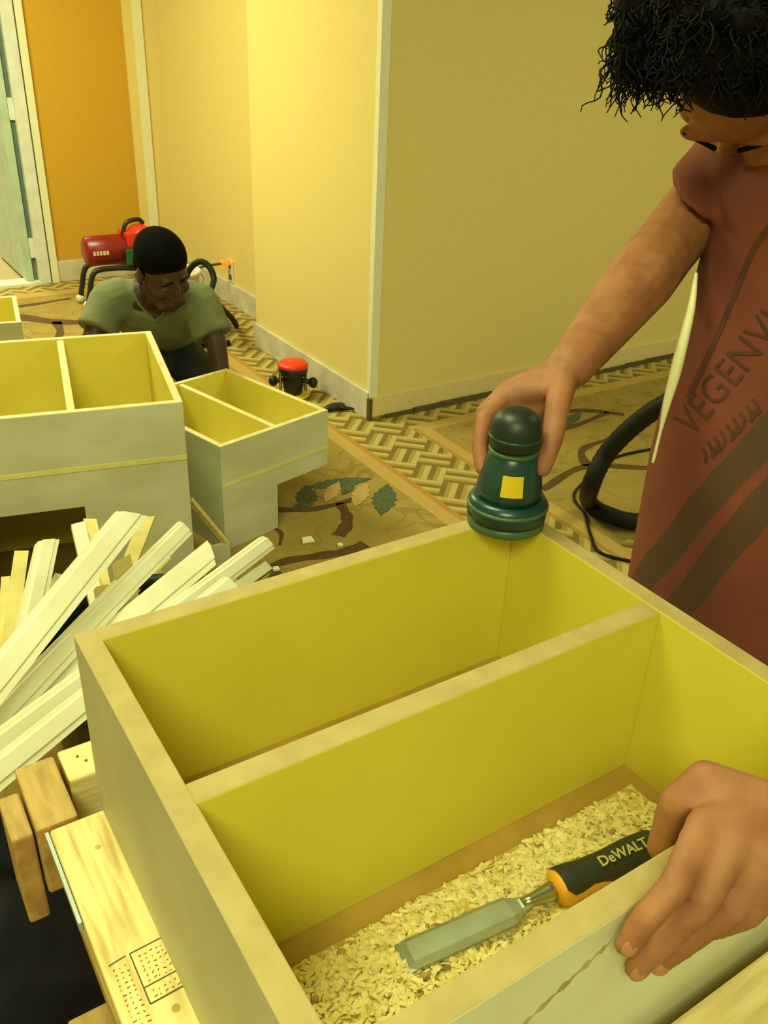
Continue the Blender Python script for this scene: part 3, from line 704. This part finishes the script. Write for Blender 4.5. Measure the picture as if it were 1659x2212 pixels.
# ------------------------------------------------------------------ hose and cord
hp = [(3.2, 1.2, .034), (2.6, 1.62, .034), (2.259, 1.74, .034), (2.172, 1.83, .040), (2.165, 1.92, .048), at(1276, 1050, 2.83), at(1312, 978, 2.78), at(1380, 910, 2.70), at(1460, 860, 2.62), at(1560, 815, 2.6), at(1680, 830, 2.7), (3.0, 1.75, .25), (3.4, 1.7, .036), (3.7, 1.7, .034)]
P = spline(hp, 14); bm = bmesh.new(); tube(bm, P, [.0300+.0010*math.sin(i*2.6) for i in range(len(P))], 16)
tag(obj('vacuum_hose', bm, m_hose, smooth=True), 'thick black vacuum hose looping on the carpet behind the red shirt', 'hose')
P = spline([(3.0, 2.18, .006), (2.6, 2.22, .006), (2.30, 2.10, .006), (2.20, 2.03, .006), (2.15, 1.924, .006), (2.06, 1.80, .006), (2.005, 1.69, .006), (2.1, 1.55, .006)], 10)
bm = bmesh.new(); tube(bm, P, .0055, 8); tag(obj('power_cord', bm, m_hose, smooth=True), 'thin black power cord on the carpet beside the hose', 'cord')

# ------------------------------------------------------------------ far objects
# red portable compressor
cp = thing('air_compressor', 'small red air compressor with black tube frame by the orange wall', 'compressor', loc=(1.5, 5.3, 0))
def tank(bm, a, b, r, n=24):
    a, b = V(a), V(b); dd = (b-a).normalized(); s, u, _ = basis(dd); R = []
    for t, k in ((0, .45), (.02, .8), (.06, 1), (.94, 1), (.98, .8), (1, .45)):
        R.append([a+(b-a)*t+(s*math.cos(2*math.pi*j/n)+u*math.sin(2*math.pi*j/n))*r*k for j in range(n)])
    return loft(bm, R)
child(obj('tank', tank(bmesh.new(), (1.36, 5.30, .315), (1.66, 5.30, .315), .085), m_redt, smooth=True), cp)
bm = bmesh.new(); box(bm, 1.60, 1.76, 5.22, 5.40, .33, .41); ell(bm, (1.70, 5.30, .39), (.07, .08, .06)); child(obj('motor', bm, m_redcap), cp)
child(obj('control_panel', bx(1.58, 1.69, 5.19, 5.215, .24, .33), m_green, bevel=.006), cp)
bm = bmesh.new(); ell(bm, (1.652, 5.185, .262), (.012, .008, .010)); child(obj('indicator_light', bm, m_led, smooth=True), cp)
bm = bmesh.new(); tube(bm, spline([(1.60, 5.30, .40), (1.63, 5.3, .46), (1.70, 5.3, .475), (1.73, 5.3, .45)], 6), .013, 8); child(obj('carry_handle', bm, m_black, smooth=True), cp)
for yy in (5.22, 5.38):
    bm = bmesh.new(); tube(bm, spline([(1.72, yy, .20), (1.55, yy, .222), (1.42, yy, .222), (1.375, yy, .19), (1.35, yy, .10), (1.33, yy, .02)], 6), .0155, 10); child(obj('frame_tube', bm, m_black, smooth=True), cp)
    bm = bmesh.new(); tube(bm, [(1.70, yy, .21), (1.72, yy, .012)], .0155, 10); child(obj('frame_leg', bm, m_black, smooth=True), cp)
    bm = bmesh.new(); ell(bm, (1.33, yy, .026), (.026, .026, .026)); child(obj('foot_cap', bm, m_white, smooth=True), cp)
bm = bmesh.new()
for k in range(5): box(bm, 1.395+k*.019, 1.408+k*.019, 5.2135, 5.2165, .305, .328)
child(obj('tank_print', bm, m_white), cp)
# white bucket behind the kneeling worker
bk = thing('bucket', 'white plastic bucket behind the kneeling worker', 'bucket', loc=(1.60, 4.55, 0))
bm = bmesh.new(); lathe(bm, [(.13, 0), (.158, .33), (.168, .335), (.168, .352), (.152, .352), (.150, .33), (.125, .01)], 32, Matrix.Translation((1.60, 4.55, 0))); child(obj('pail', bm, m_white, smooth=True), bk)
bm = bmesh.new(); tube(bm, spline([(1.435, 4.55, .34), (1.45, 4.45, .30), (1.60, 4.385, .285), (1.75, 4.45, .30), (1.765, 4.55, .34)], 6), .004, 6); child(obj('bail_handle', bm, m_chrome), bk)
# black hose loop
P = spline([(1.95, 4.5, .02), (1.88, 4.4, .10), at(458, 640, 4.42), at(462, 602, 4.42), at(450, 574, 4.42), at(428, 566, 4.42), at(405, 590, 4.45), at(395, 640, 4.45), (1.66, 4.28, .016), (1.80, 4.25, .016)], 10)
bm = bmesh.new(); tube(bm, P, .0155, 10); tag(obj('air_hose', bm, m_hose, smooth=True), 'black air hose loop rising behind the kneeling worker', 'hose')
# wall outlet, orange lit plug and cord
ol = thing('wall_outlet', 'grey wall outlet plate low on the far cream wall', 'outlet', loc=(2.14, 4.98, .2))
child(obj('plate', bx(2.132, 2.14, 4.94, 5.02, .135, .265), m_white, bevel=.002), ol)
for z in (.165, .235): child(obj('socket', bx(2.1305, 2.133, 4.962, 4.998, z-.016, z+.016), m_gap, bevel=.002), ol)
pg = thing('extension_cord', 'grey cord with glowing orange plug at the wall outlet', 'cord', loc=(2.11, 4.98, .235))
bm = bmesh.new(); cap(bm, (2.126, 4.98, .252), (2.088, 4.98, .252), .017, .020); child(obj('plug', bm, m_oled, smooth=True), pg)
bm = bmesh.new(); tube(bm, spline([(2.09, 4.98, .250), (1.98, 4.93, .26), (1.88, 4.84, .27), (1.82, 4.72, .25), (1.84, 4.6, .08), (1.9, 4.62, .01), (2.0, 4.8, .008)], 8), .0075, 8); child(obj('cable', bm, m_gap, smooth=True), pg)
# red capped tool by the wall
rt = thing('trim_router', 'small power tool with round red cap standing by the baseboard', 'power tool', loc=(1.765, 3.45, 0))
TM = Matrix.Translation((1.765, 3.45, 0))
def rp(name, prof, m, M=TM): bm = bmesh.new(); lathe(bm, prof, 28, M); return child(obj(name, bm, m, smooth=True), rt)
rp('base_plate', [(.075, 0), (.078, .003), (.078, .010), (.074, .012)], m_yel)
rp('lower_body', [(.040, .012), (.044, .03), (.050, .06), (.046, .09), (.050, .10)], m_black)
rp('housing', [(.050, .098), (.064, .105), (.068, .125), (.064, .138)], m_black)
rp('red_cap', [(.060, .136), (.070, .138), (.071, .150), (.062, .160), (.030, .165), (.008, .166)], m_redcap)
for s in (-1, 1):
    bm = bmesh.new(); cap(bm, V((1.765, 3.45, .075))+R0*s*.05, V((1.765, 3.45, .068))+R0*s*.082, .010, .014); ell(bm, V((1.765, 3.45, .066))+R0*s*.092, (.022, .022, .026)); child(obj('side_handle', bm, m_black, smooth=True), rt)
for gx in (1.83, 1.70):
    bm = bmesh.new(); tube(bm, [(gx, 3.45, .012), (gx, 3.45, .12)], .007, 8); child(obj('guide_post', bm, m_chrome), rt)
bm = bmesh.new(); ell(bm, (1.845, 3.20, .018), (.055, .025, .016)); cap(bm, (1.87, 3.18, .016), (1.91, 3.15, .012), .012, .007)
tag(fuse('rubber_scrap', bm, m_black, None, .005, 2), 'small black rubber scrap at the foot of the wall corner', 'scrap')

# ------------------------------------------------------------------ people
def head_parts(bm, Cc, U, F, k=1.0):
    U = V(U).normalized(); F = V(F); F = (F-U*F.dot(U)).normalized(); Sd = U.cross(F).normalized(); Cc = V(Cc)
    P = lambda s, f, u: Cc+Sd*s*k+F*f*k+U*u*k
    ax = (Sd, F, U)
    ell(bm, P(0, -.012, .012), (.074*k, .094*k, .088*k), ax)
    ell(bm, P(0, .022, -.030), (.066*k, .066*k, .078*k), ax)
    ell(bm, P(0, .030, -.078), (.052*k, .056*k, .050*k), ax)
    ell(bm, P(0, .062, -.112), (.024*k, .022*k, .020*k), ax)
    for s in (-1, 1):
        ell(bm, P(s*.040, .052, -.045), (.026*k, .026*k, .024*k), ax)      # cheeks
        ell(bm, P(s*.030, .074, .014), (.028*k, .011*k, .009*k), ax)       # brow
        ell(bm, P(s*.012, .090, -.056), (.010*k, .012*k, .009*k), ax)      # nostrils
        ell(bm, P(s*.077, -.012, -.022), (.008*k, .020*k, .032*k), ax)     # ears
        ell(bm, P(s*.034, .062, -.100), (.018*k, .018*k, .018*k), ax)
        cap(bm, P(s*.058, -.01, -.07), P(s*.02, .06, -.112), .020*k, .018*k)
    cap(bm, P(0, .082, .006), P(0, .100, -.046), .008*k, .012*k)           # nose
    ell(bm, P(0, .102, -.052), (.013*k, .012*k, .011*k), ax)
    ell(bm, P(0, .086, -.078), (.024*k, .011*k, .0065*k), ax); ell(bm, P(0, .084, -.092), (.021*k, .011*k, .0075*k), ax)
    return P, ax
def eyes(P, ax, parent, k=1.0, lid=None):
    for s in (-1, 1):
        bm = bmesh.new(); ell(bm, P(s*.031, .0735, -.012), (.0135*k, .0105*k, .0085*k), ax, 12, 8); e = child2(obj('eye', bm, m_eye, smooth=True), parent)
        bm = bmesh.new(); ell(bm, P(s*.031, .0815, -.017), (.0055*k, .004*k, .0055*k), ax, 10, 6); child2(obj('iris', bm, m_iris, smooth=True), e)
        bm = bmesh.new(); ell(bm, P(s*.031, .0755, -.0065), (.0155*k, .0110*k, .0070*k), ax, 12, 8); child2(obj('eyelid', bm, lid, smooth=True), parent)
        bm = bmesh.new(); cap(bm, P(s*.014, .0890, .016), P(s*.050, .0750, .018), .0030*k, .0020*k); child2(obj('eyebrow', bm, m_hair, smooth=True), parent)
def child2(o, p): o.parent = p; o.matrix_parent_inverse = p.matrix_world.inverted() if p.type != 'EMPTY' else Matrix.Translation(p.location).inverted(); return o
def pt(name, bm, m, par, **k): return child2(fuse(name, bm, m, None, **k), par)

# ---- kneeling worker
kn = thing('person', 'person in grey green v-neck tee kneeling behind the cabinets', 'person', loc=(1.12, 3.35, 0))
hC = at(353, 578, 3.22)
kF = V((.16, -.80, -.58)).normalized(); kU = V((-.06, -.50, .86)).normalized()
shR, shL = at(240, 645, 3.44), at(430, 652, 3.44)          # viewer left / right
neck = (shR+shL)/2+V((0, -.02, .045)); pel = V((1.27, 3.78, .27)); chest = ((shR+shL)/2).lerp(pel, .32)
elR, elL = at(196, 745, 3.40), at(466, 738, 3.44)
haR, haL = at(270, 800, 3.22), at(484, 836, 3.46)
kneeR, kneeL = V((.98, 3.36, .082)), V((1.36, 3.34, .082)); ftR, ftL = V((1.08, 3.92, .05)), V((1.50, 3.90, .05))
bm = bmesh.new(); KP, kax = head_parts(bm, hC, kU, kF, 1.14)
cap(bm, neck+V((0, .02, -.03)), hC-kU*.06-kF*.03, .062, .056)
sd_ = (shL-shR).normalized(); tu = (neck-pel).normalized(); tf_ = sd_.cross(tu)
ell(bm, chest, (.15, .085, .13), (sd_, tf_, tu)); ell(bm, (chest+pel)/2, (.13, .085, .17), (sd_, tf_, tu)); ell(bm, pel, (.15, .115, .12), (sd_, tf_, tu))
cap(bm, shR, shL, .055, .055); chain(bm, [shR, elR, haR], [.055, .042, .028]); chain(bm, [shL, elL, haL], [.055, .042, .028])
for hnd, el in ((haR, elR), (haL, elL)):
    dd = (hnd-el).normalized(); s, u, _ = basis(dd)
    ell(bm, hnd+dd*.04, (.04, .018, .05), (s, u, dd))
    for i in range(4): chain(bm, [hnd+dd*.07+s*(i-1.5)*.019, hnd+dd*.11+s*(i-1.5)*.02-u*.012, hnd+dd*.135+s*(i-1.5)*.02-u*.03], [.009, .008, .007])
    chain(bm, [hnd+dd*.03+s*.035, hnd+dd*.065+s*.055-u*.01, hnd+dd*.09+s*.055-u*.02], [.011, .009, .008])
for kk, ff in ((kneeR, ftR), (kneeL, ftL)):
    chain(bm, [pel+(kk-pel)*.15, kk, ff], [.085, .062, .045]); cap(bm, ff, ff+V((0, .10, -.01)), .035, .03)
kbody = pt('body', bm, m_skin2, kn, voxel=.0055, smooth=5)
eyes(KP, kax, kn, 1.14, m_skin2)
bm = bmesh.new(); ell(bm, KP(0, -.024, .036), (.092, .112, .088), kax, 28, 18); ell(bm, KP(0, -.05, -.01), (.086, .075, .07), kax); ell(bm, KP(0, -.008, .050), (.084, .094, .066), kax)
for s_ in (-1, 1): ell(bm, KP(s_*.060, -.014, .004), (.022, .036, .050), kax)
pt('hair', bm, m_hair2, kn, voxel=.005, smooth=2)
# tee
def ring(c, ax, ay, rx, ry, n=36, e=2.3, wob=0):
    out = []
    for k in range(n):
        a = 2*math.pi*k/n; ca, sa = math.cos(a), math.sin(a); rr = 1+wob*math.sin(a*5+c.z*20)
        out.append(c+ax*rx*rr*math.copysign(abs(ca)**(2/e), ca)+ay*ry*rr*math.copysign(abs(sa)**(2/e), sa))
    return out
bm = bmesh.new()
vn = (shR+shL)/2
rg = []
for t, rx, ry in ((-.16, .16, .12), (0, .17, .125), (.22, .165, .125), (.5, .175, .125), (.72, .195, .125), (.88, .19, .105), (1.0, .12, .075)):
    c = pel.lerp(neck+V((0, .0, -.035)), t); rg.append(ring(c, sd_, tf_, rx, ry, wob=.015))
loft(bm, rg)
for sh, el in ((shR, elR), (shL, elL)):
    dd = (el-sh).normalized(); cap(bm, sh+(shL+shR-2*sh)*.10, sh+dd*.02, .085, .080); cap(bm, neck+(sh-neck)*.32+V((0, .02, -.01)), sh, .058, .075)
    s, u, _ = basis(dd); loft(bm, [[sh+dd*t+(s*math.cos(2*math.pi*k/20)+u*math.sin(2*math.pi*k/20))*r for k in range(20)] for t, r in ((-.03, .070), (.04, .078), (.10, .078), (.135, .082), (.145, .078))])
tee = pt('tshirt', bm, m_tee, kn, voxel=.007, smooth=5)
# v-neck opening shown as the bare chest: wedge of skin laid on the tee with a folded collar band
bvh = BVHTree.FromObject(tee, bpy.context.evaluated_depsgraph_get())
head_bvh = None
def on_surf(o, p, off):
    d_ = (p-V((0, 0, CZ))).normalized(); h, n, i, dist = bvh.ray_cast(V((0, 0, CZ)), d_)
    return (h-d_*off) if h and (not head_bvh or h) else None
def patch(name, poly, m, par, off, bv, n=10):
    """fan patch that follows the garment; poly = pixel outline"""
    cx = sum(p[0] for p in poly)/len(poly); cy = sum(p[1] for p in poly)/len(poly); bm = bmesh.new(); R = []
    out = []
    for i in range(len(poly)):
        a, b = poly[i], poly[(i+1) % len(poly)]
        for k in range(6): out.append((a[0]+(b[0]-a[0])*k/6, a[1]+(b[1]-a[1])*k/6))
    for j in range(1, n+1):
        t = j/n; row = []
        for (x, y) in out:
            q = at(cx+(x-cx)*t, cy+(y-cy)*t, 1); d_ = (q-V((0, 0, CZ))).normalized(); h, nn, ii, ds = bv.ray_cast(V((0, 0, CZ)), d_)
            row.append(bm.verts.new((h if h else V((0, 0, CZ))+d_*3.78)-d_*off))
        R.append(row)
    for a, b in zip(R, R[1:]):
        for k in range(len(out)): bm.faces.new((a[k], a[(k+1) % len(out)], b[(k+1) % len(out)], b[k]))
    bm.faces.new(R[0]); return child2(obj(name, bm, m, smooth=True), par)
patch('bare_neck', [(290, 590), (288, 620), (300, 650), (318, 672), (334, 690), (350, 676), (366, 650), (376, 620), (372, 590)], m_skin2, kn, .006, bvh)
P = [q for q in (on_surf(tee, at(x, y, 3.1), .004) for x, y in ((287, 588), (286, 620), (298, 652), (316, 674), (334, 692), (352, 678), (369, 652), (380, 622), (378, 596))) if q]
bm = bmesh.new(); tube(bm, spline(P, 5), .0055, 8); child2(obj('collar', bm, m_tee, smooth=True), kn)
bm = bmesh.new(); ell(bm, pel+V((0, 0, -.02)), (.165, .13, .13), (sd_, tf_, tu))
for kk, ff in ((kneeR, ftR), (kneeL, ftL)): chain(bm, [pel+(kk-pel)*.15, kk+V((0, 0, .012)), ff+V((0, -.05, .02))], [.105, .080, .060])
jn = pt('trousers', bm, m_jean, kn, voxel=.010, smooth=4)
for vtx in jn.data.vertices: vtx.co.z = max(vtx.co.z, .002)
for ff in (ftR, ftL):
    bm = bmesh.new(); cap(bm, ff+V((0, -.02, 0)), ff+V((0, .14, -.012)), .045, .036); o = pt('shoe', bm, m_black, kn, voxel=.008, smooth=2)
    for vtx in o.data.vertices: vtx.co.z = max(vtx.co.z, .002)
for vtx in kbody.data.vertices: vtx.co.z = max(vtx.co.z, .003)

# ---- standing worker
ps = thing('person', 'person in faded red printed tee bending over the box to sand it', 'person', loc=(1.2, .62, 0))
sR, eR, wR = at(1625, 300, 1.24), at(1430, 545, 1.12), at(1232, 792, .965)
nkb = V((1.02, .655, 1.385)); pelv = V((1.22, .60, .95)); sL = V((1.06, .43, 1.35))
wL = at(1745, 1742, .575); eL = V((.80, .22, 1.12))
hd = at(1612, 132, .97)
hU = V((-.78, -.60, -.10)).normalized(); hF = V((.22, .18, -.96)).normalized()
bm = bmesh.new(); HP, hax = head_parts(bm, hd, hU, hF, 1.0)
cap(bm, nkb+V((.02, 0, -.02)), hd-hU*.055-hF*.02, .064, .058)
cx_ = V((1.08, .64, 1.20))
ell(bm, cx_, (.11, .165, .17)); ell(bm, (cx_+pelv)/2, (.10, .14, .16)); ell(bm, pelv, (.11, .16, .11))
cap(bm, sR, nkb+V((.03, .03, -.03)), .055, .06); cap(bm, sL, nkb+V((.03, -.03, -.03)), .055, .06)
mu = eR.lerp(wR, .28)
chain(bm, [sR, sR.lerp(eR, .45), eR, mu, eR.lerp(wR, .7), wR], [.048, .046, .042, .043, .033, .0255])
chain(bm, [sL, eL, eL.lerp(wL, .3), wL], [.055, .042, .041, .027])
for s in (-1, 1):
    hp_ = pelv+V((0, s*.09, -.05)); kn_ = V((1.20, .60+s*.10, .50)); an = V((1.26, .60+s*.11, .09))
    chain(bm, [hp_, kn_, an], [.085, .058, .040]); cap(bm, an+V((0, 0, -.04)), an+V((-.16, 0, -.05)), .036, .032)
def hand(bm, wrist, mcp, fingers, thumb, pr=.0135):
    """mcp: 4 knuckles; fingers: 4 lists of joints after the knuckle"""
    for m_ in mcp: cap(bm, wrist+(m_-wrist)*.12, m_, .017, .0115)
    for a, b in zip(mcp, mcp[1:]): cap(bm, a, b, .0105, .0105); cap(bm, a.lerp(wrist, .4), b.lerp(wrist, .4), pr, pr)
    for m_, f, r in zip(mcp, fingers, (.0098, .0100, .0095, .0082)):
        chain(bm, [m_]+f, [r*1.12, r*1.0, r*.92, r*.80])
    chain(bm, thumb, [.0165, .0135, .0118, .0098])
# left hand on the near rim
YF = Y0-.0095
LK = [V((.392, .212, 1.073)), V((.405, .197, 1.074)), V((.412, .181, 1.067)), V((.414, .168, 1.056))]
LFg = [[V((.348, .1945, 1.062)), V((.329, .1955, 1.047)), V((.319, YF-.001, 1.027))],
       [V((.367, .184, 1.050)), V((.350, .1915, 1.018)), V((.338, YF, .988))],
       [V((.388, .178, 1.034)), V((.371, .190, 1.000)), V((.362, YF, .975))],
       [V((.402, .172, 1.026)), V((.398, .186, 1.000)), V((.394, YF+.001, .981))]]
LTh = [wL.lerp(LK[0], .35)+V((0, .008, 0)), V((.418, .234, 1.078)), V((.400, .2385, 1.062)), V((.396, .2385, 1.022))]
hand(bm, wL, LK, LFg, LTh)
# right hand arched over the sander grip
RK = [at(1090, 858, .962), at(1098, 842, .985), at(1118, 832, 1.005), at(1140, 826, 1.02)]
RFg = [[at(1046, 905, .945), at(1036, 962, .935), at(1040, 1012, .925)],
       [at(1046, 890, .985), at(1040, 950, .985), at(1050, 1000, .975)],
       [at(1072, 880, 1.02), at(1066, 935, 1.02), at(1080, 985, 1.01)],
       [at(1110, 870, 1.045), at(1108, 915, 1.045), at(1115, 960, 1.04)]]
RTh = [wR.lerp(at(1200, 850, .935), .5), at(1204, 880, .925), at(1194, 945, .912), at(1172, 1012, .908)]
hand(bm, wR, RK, RFg, RTh)
cap(bm, at(1165, 842, .955), at(1108, 858, .965), .015, .014); cap(bm, at(1170, 880, .965), at(1085, 895, .97), .014, .013); ell(bm, at(1130, 880, .985), (.034, .022, .03), (RT, FW, UP))
body2 = pt('body', bm, m_skin1, ps, voxel=.0036, smooth=5)
eyes(HP, hax, ps, 1.0, m_skin1)
# nails
def nail(tip, prev, n, w=.0062):
    dd = (tip-prev).normalized(); n = V(n); n = (n-dd*n.dot(dd)).normalized(); s = dd.cross(n)
    bm = bmesh.new(); ell(bm, tip+n*.0062-dd*.0022, (w*.80, .0066, .0012), (s, dd, n), 12, 6); child2(obj('fingernail', bm, m_nail, smooth=True), ps)
toC = lambda p: (V((0, 0, CZ))-p)
for f in LFg[:3]: nail(f[2], f[1], toC(f[2])+V((0, -.4, 0)))
# shirt: torso rings from hem to neck, front hanging loose
bm = bmesh.new(); rg = []
SH = [ # z, front x, back x, far y, near y
 (.795, .892, 1.345, .790, .36), (.90, .890, 1.34, .790, .36), (1.00, .892, 1.30, .788, .37), (1.10, .904, 1.27, .786, .37), (1.20, .919, 1.25, .786, .365), (1.28, .930, 1.235, .786, .37), (1.335, .940, 1.21, .78, .40), (1.375, .95, 1.16, .74, .50), (1.392, .965, 1.11, .71, .57)]
for i, (z, fx, bx_, fy, ny_) in enumerate(SH):
    n = 56; out = []
    cx, cy, rx, ry = (fx+bx_)/2, (fy+ny_)/2, (bx_-fx)/2, (fy-ny_)/2
    for k in range(n):
        a = 2*math.pi*k/n; ca, sa = math.cos(a), math.sin(a); e = 2/2.6
        fold = 1+(.018 if z < 1.3 else .004)*math.sin(a*7+z*3)*(1.35-z)/.5
        out.append(V((cx+rx*fold*math.copysign(abs(ca)**e, ca), cy+ry*fold*math.copysign(abs(sa)**e, sa), z-(.012*math.sin(a*3) if i == 0 else 0))))
    rg.append(out)
loft(bm, rg)
def sleeve(bm, s0, e0, L, r0, r1, shear=0):
    dd = (e0-s0).normalized(); s, u, _ = basis(dd)
    cap(bm, nkb+V((.03, (s0.y-nkb.y)*.45, -.045)), s0, .075, r0)
    tc_ = (V((0, 0, CZ))-s0); tc_ = (tc_-dd*tc_.dot(dd)).normalized()
    rad = [s*math.cos(2*math.pi*k/24)+u*math.sin(2*math.pi*k/24) for k in range(24)]
    loft(bm, [[s0+dd*(t+shear*max(0, t/L)*max(-.2, q.dot(tc_)))+q*r for q in rad] for t, r in ((-.02, r0*.95), (.05, r0), (L*.7, r1*.97), (L, r1), (L+.006, r1*.94))])
sleeve(bm, sR, eR, .140, .060, .060, .11); sleeve(bm, sL, eL, .15, .076, .080)
shirt = pt('tshirt', bm, m_shirt, ps, voxel=.006, smooth=5)
bv2 = BVHTree.FromObject(shirt, bpy.context.evaluated_depsgraph_get())
def press(me, name, m, M, off=.0015):
    """press flat lettering onto the shirt front"""
    me.transform(M); me.name = name; me.materials.clear(); me.materials.append(m)
    nrm = (M.to_3x3() @ V((0, 0, 1))).normalized()
    for v_ in me.vertices:
        h, n, i, ds = bv2.ray_cast(v_.co+nrm*.3, -nrm)
        if h: v_.co = h+nrm*off
    o = bpy.data.objects.new(name, me); C.objects.link(o); child2(o, ps); return o
PN = V((-.80, -.58, .10)).normalized()
def pixdir(a, b, Dv): return (at(b[0], b[1], Dv)-at(a[0], a[1], Dv)).normalized()
def print_line(body, pxc, dir_a, dir_b, size, Dv=1.02, bold=.001):
    x = pixdir(dir_a, dir_b, Dv); x = (x-PN*x.dot(PN)).normalized(); y = PN.cross(x)
    me = text_mesh(body, size, 0, bold=bold)
    b2 = bmesh.new(); b2.from_mesh(me); bmesh.ops.subdivide_edges(b2, edges=[e for e in b2.edges if e.calc_length() > .012], cuts=2, use_grid_fill=True); bmesh.ops.triangulate(b2, faces=b2.faces); b2.to_mesh(me); b2.free()
    press(me, 'shirt_print', m_print, axes(at(pxc[0], pxc[1], Dv), x, y, PN))
print_line('VEGENVISU', (1600, 790), (1490, 910), (1659, 665), .046, bold=-.0002)
def stroke(pix, w, Dv=1.02):
    P = spline([at(x, y, Dv) for x, y in pix], 8); b2 = bmesh.new(); L, Rr = [], []
    for i, p in enumerate(P):
        dd = (P[min(i+1, len(P)-1)]-P[max(i-1, 0)]).normalized(); s = PN.cross(dd).normalized()*w/2
        q = []
        for z in (p+s, p-s):
            h, n, ii, ds = bv2.ray_cast(z+PN*.3, -PN); q.append(b2.verts.new((h if h else z)+PN*.0015))
        L.append(q)
    for a, b in zip(L, L[1:]): b2.faces.new((a[0], b[0], b[1], a[1]))
    child2(obj('shirt_print', b2, m_print, smooth=True), ps)
stroke([(1672, 470), (1625, 545), (1580, 660), (1535, 770), (1495, 860), (1470, 915)], .006)
for q_ in range(9):
    x_, y_ = 1506+q_*15, 1025-q_*19
    stroke([(x_, y_), (x_+10, y_+14), (x_+8+6*math.sin(q_*2.1), y_+34)], .0035)
    if q_ % 3: stroke([(x_+8, y_+34), (x_+20, y_+18)], .003)
# pale tube standing in for the light along the shirt's front edge
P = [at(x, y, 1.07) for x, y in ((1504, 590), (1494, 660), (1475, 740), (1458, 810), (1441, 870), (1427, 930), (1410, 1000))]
bm = bmesh.new(); tube(bm, spline(P, 6), [.002+.005*math.sin(math.pi*min(1, i/30)) for i in range(len(spline(P, 6)))], 8); child2(obj('lit_shirt_edge', bm, m_litedge, smooth=True), ps)
# trousers and shoes
bm = bmesh.new(); ell(bm, pelv, (.135, .185, .13))
for s in (-1, 1):
    hp_ = pelv+V((0, s*.09, -.05)); kn_ = V((1.20, .60+s*.10, .50)); an = V((1.26, .60+s*.11, .10)); chain(bm, [hp_, kn_, an], [.105, .078, .065])
pt('trousers', bm, m_jean, ps, voxel=.012, smooth=4)
for s in (-1, 1):
    bm = bmesh.new(); an = V((1.26, .60+s*.11, .05)); cap(bm, an, an+V((-.19, 0, -.01)), .05, .042); o = pt('shoe', bm, m_black, ps, voxel=.008, smooth=2)
    for vtx in o.data.vertices: vtx.co.z = max(vtx.co.z, .002)
for vtx in body2.data.vertices: vtx.co.z = max(vtx.co.z, .003)
# curly hair: lumpy cap covered with curls, a loose fringe hanging at the temple
bm = bmesh.new(); ell(bm, HP(0, -.068, .040), (.100, .100, .100), hax, 28, 18); ell(bm, HP(0, -.03, .085), (.085, .075, .05), hax)
for px, py, r in ((1440, 40, .042), (1425, -10, .05), (1462, 100, .036), (1400, 20, .028), (1480, 150, .020)): ell(bm, at(px, py, .97), (r, r, r))
for k in range(130):
    dv = V((rng.normal(), rng.normal(), rng.normal())).normalized()
    if dv.dot(hax[1]) > .25: continue
    ell(bm, HP(0, -.068, .045)+dv*.094, (.017, .017, .017), seg=8, rings=6)
hr = pt('hair', bm, m_hair, ps, voxel=.005, smooth=2)
bvh3 = BVHTree.FromObject(hr, bpy.context.evaluated_depsgraph_get())
bm = bmesh.new()
hc = HP(0, -.04, .04)
def curl(root, d0, L, am, turns, r, ph):
    s_, u_, d_ = basis(d0); pts = []
    for j in range(13):
        t = j/12; g = V((0, 0, -1))*L*.35*t*t
        pts.append(root+d_*L*t*(1-.3*t)+g+(s_*math.cos(ph+turns*6.283*t)+u_*math.sin(ph+turns*6.283*t))*am*(.3+.7*t))
    tube(bm, pts, [r*(1-.6*j/12) for j in range(13)], 5, False)
for k in range(2000):
    dv = (V((rng.normal(), rng.normal(), rng.normal())).normalized()-RT*.25*rng.random()).normalized()
    if dv.dot(hax[1]) > .52: continue
    h, n, i, ds = bvh3.ray_cast(hc+dv*.4, -dv)
    if not h: continue
    t1 = n.cross(V((rng.normal(), rng.normal(), rng.normal()))).normalized()
    curl(h-n*.004, (t1+n*.3+V((0, 0, -.4))).normalized(), .020+.025*rng.random(), .003+.004*rng.random(), .8+.8*rng.random(), .0019, rng.random()*6.28)
left = -RT
for k in range(330):
    a = rng.random(); root = at(1335+120*a, 20+100*rng.random()+50*a*a, .94+.06*rng.random())
    L = (.025+.045*rng.random())*(1-.30*a); curl(root, (V((0, 0, -1))+left*(.35*rng.normal()-.05*(1-a))+FW*.2*rng.normal()).normalized(), L, .004+.007*rng.random(), .7+1.1*rng.random(), .0015, rng.random()*6.28)
child2(obj('curls', bm, m_hair, smooth=True), hr)
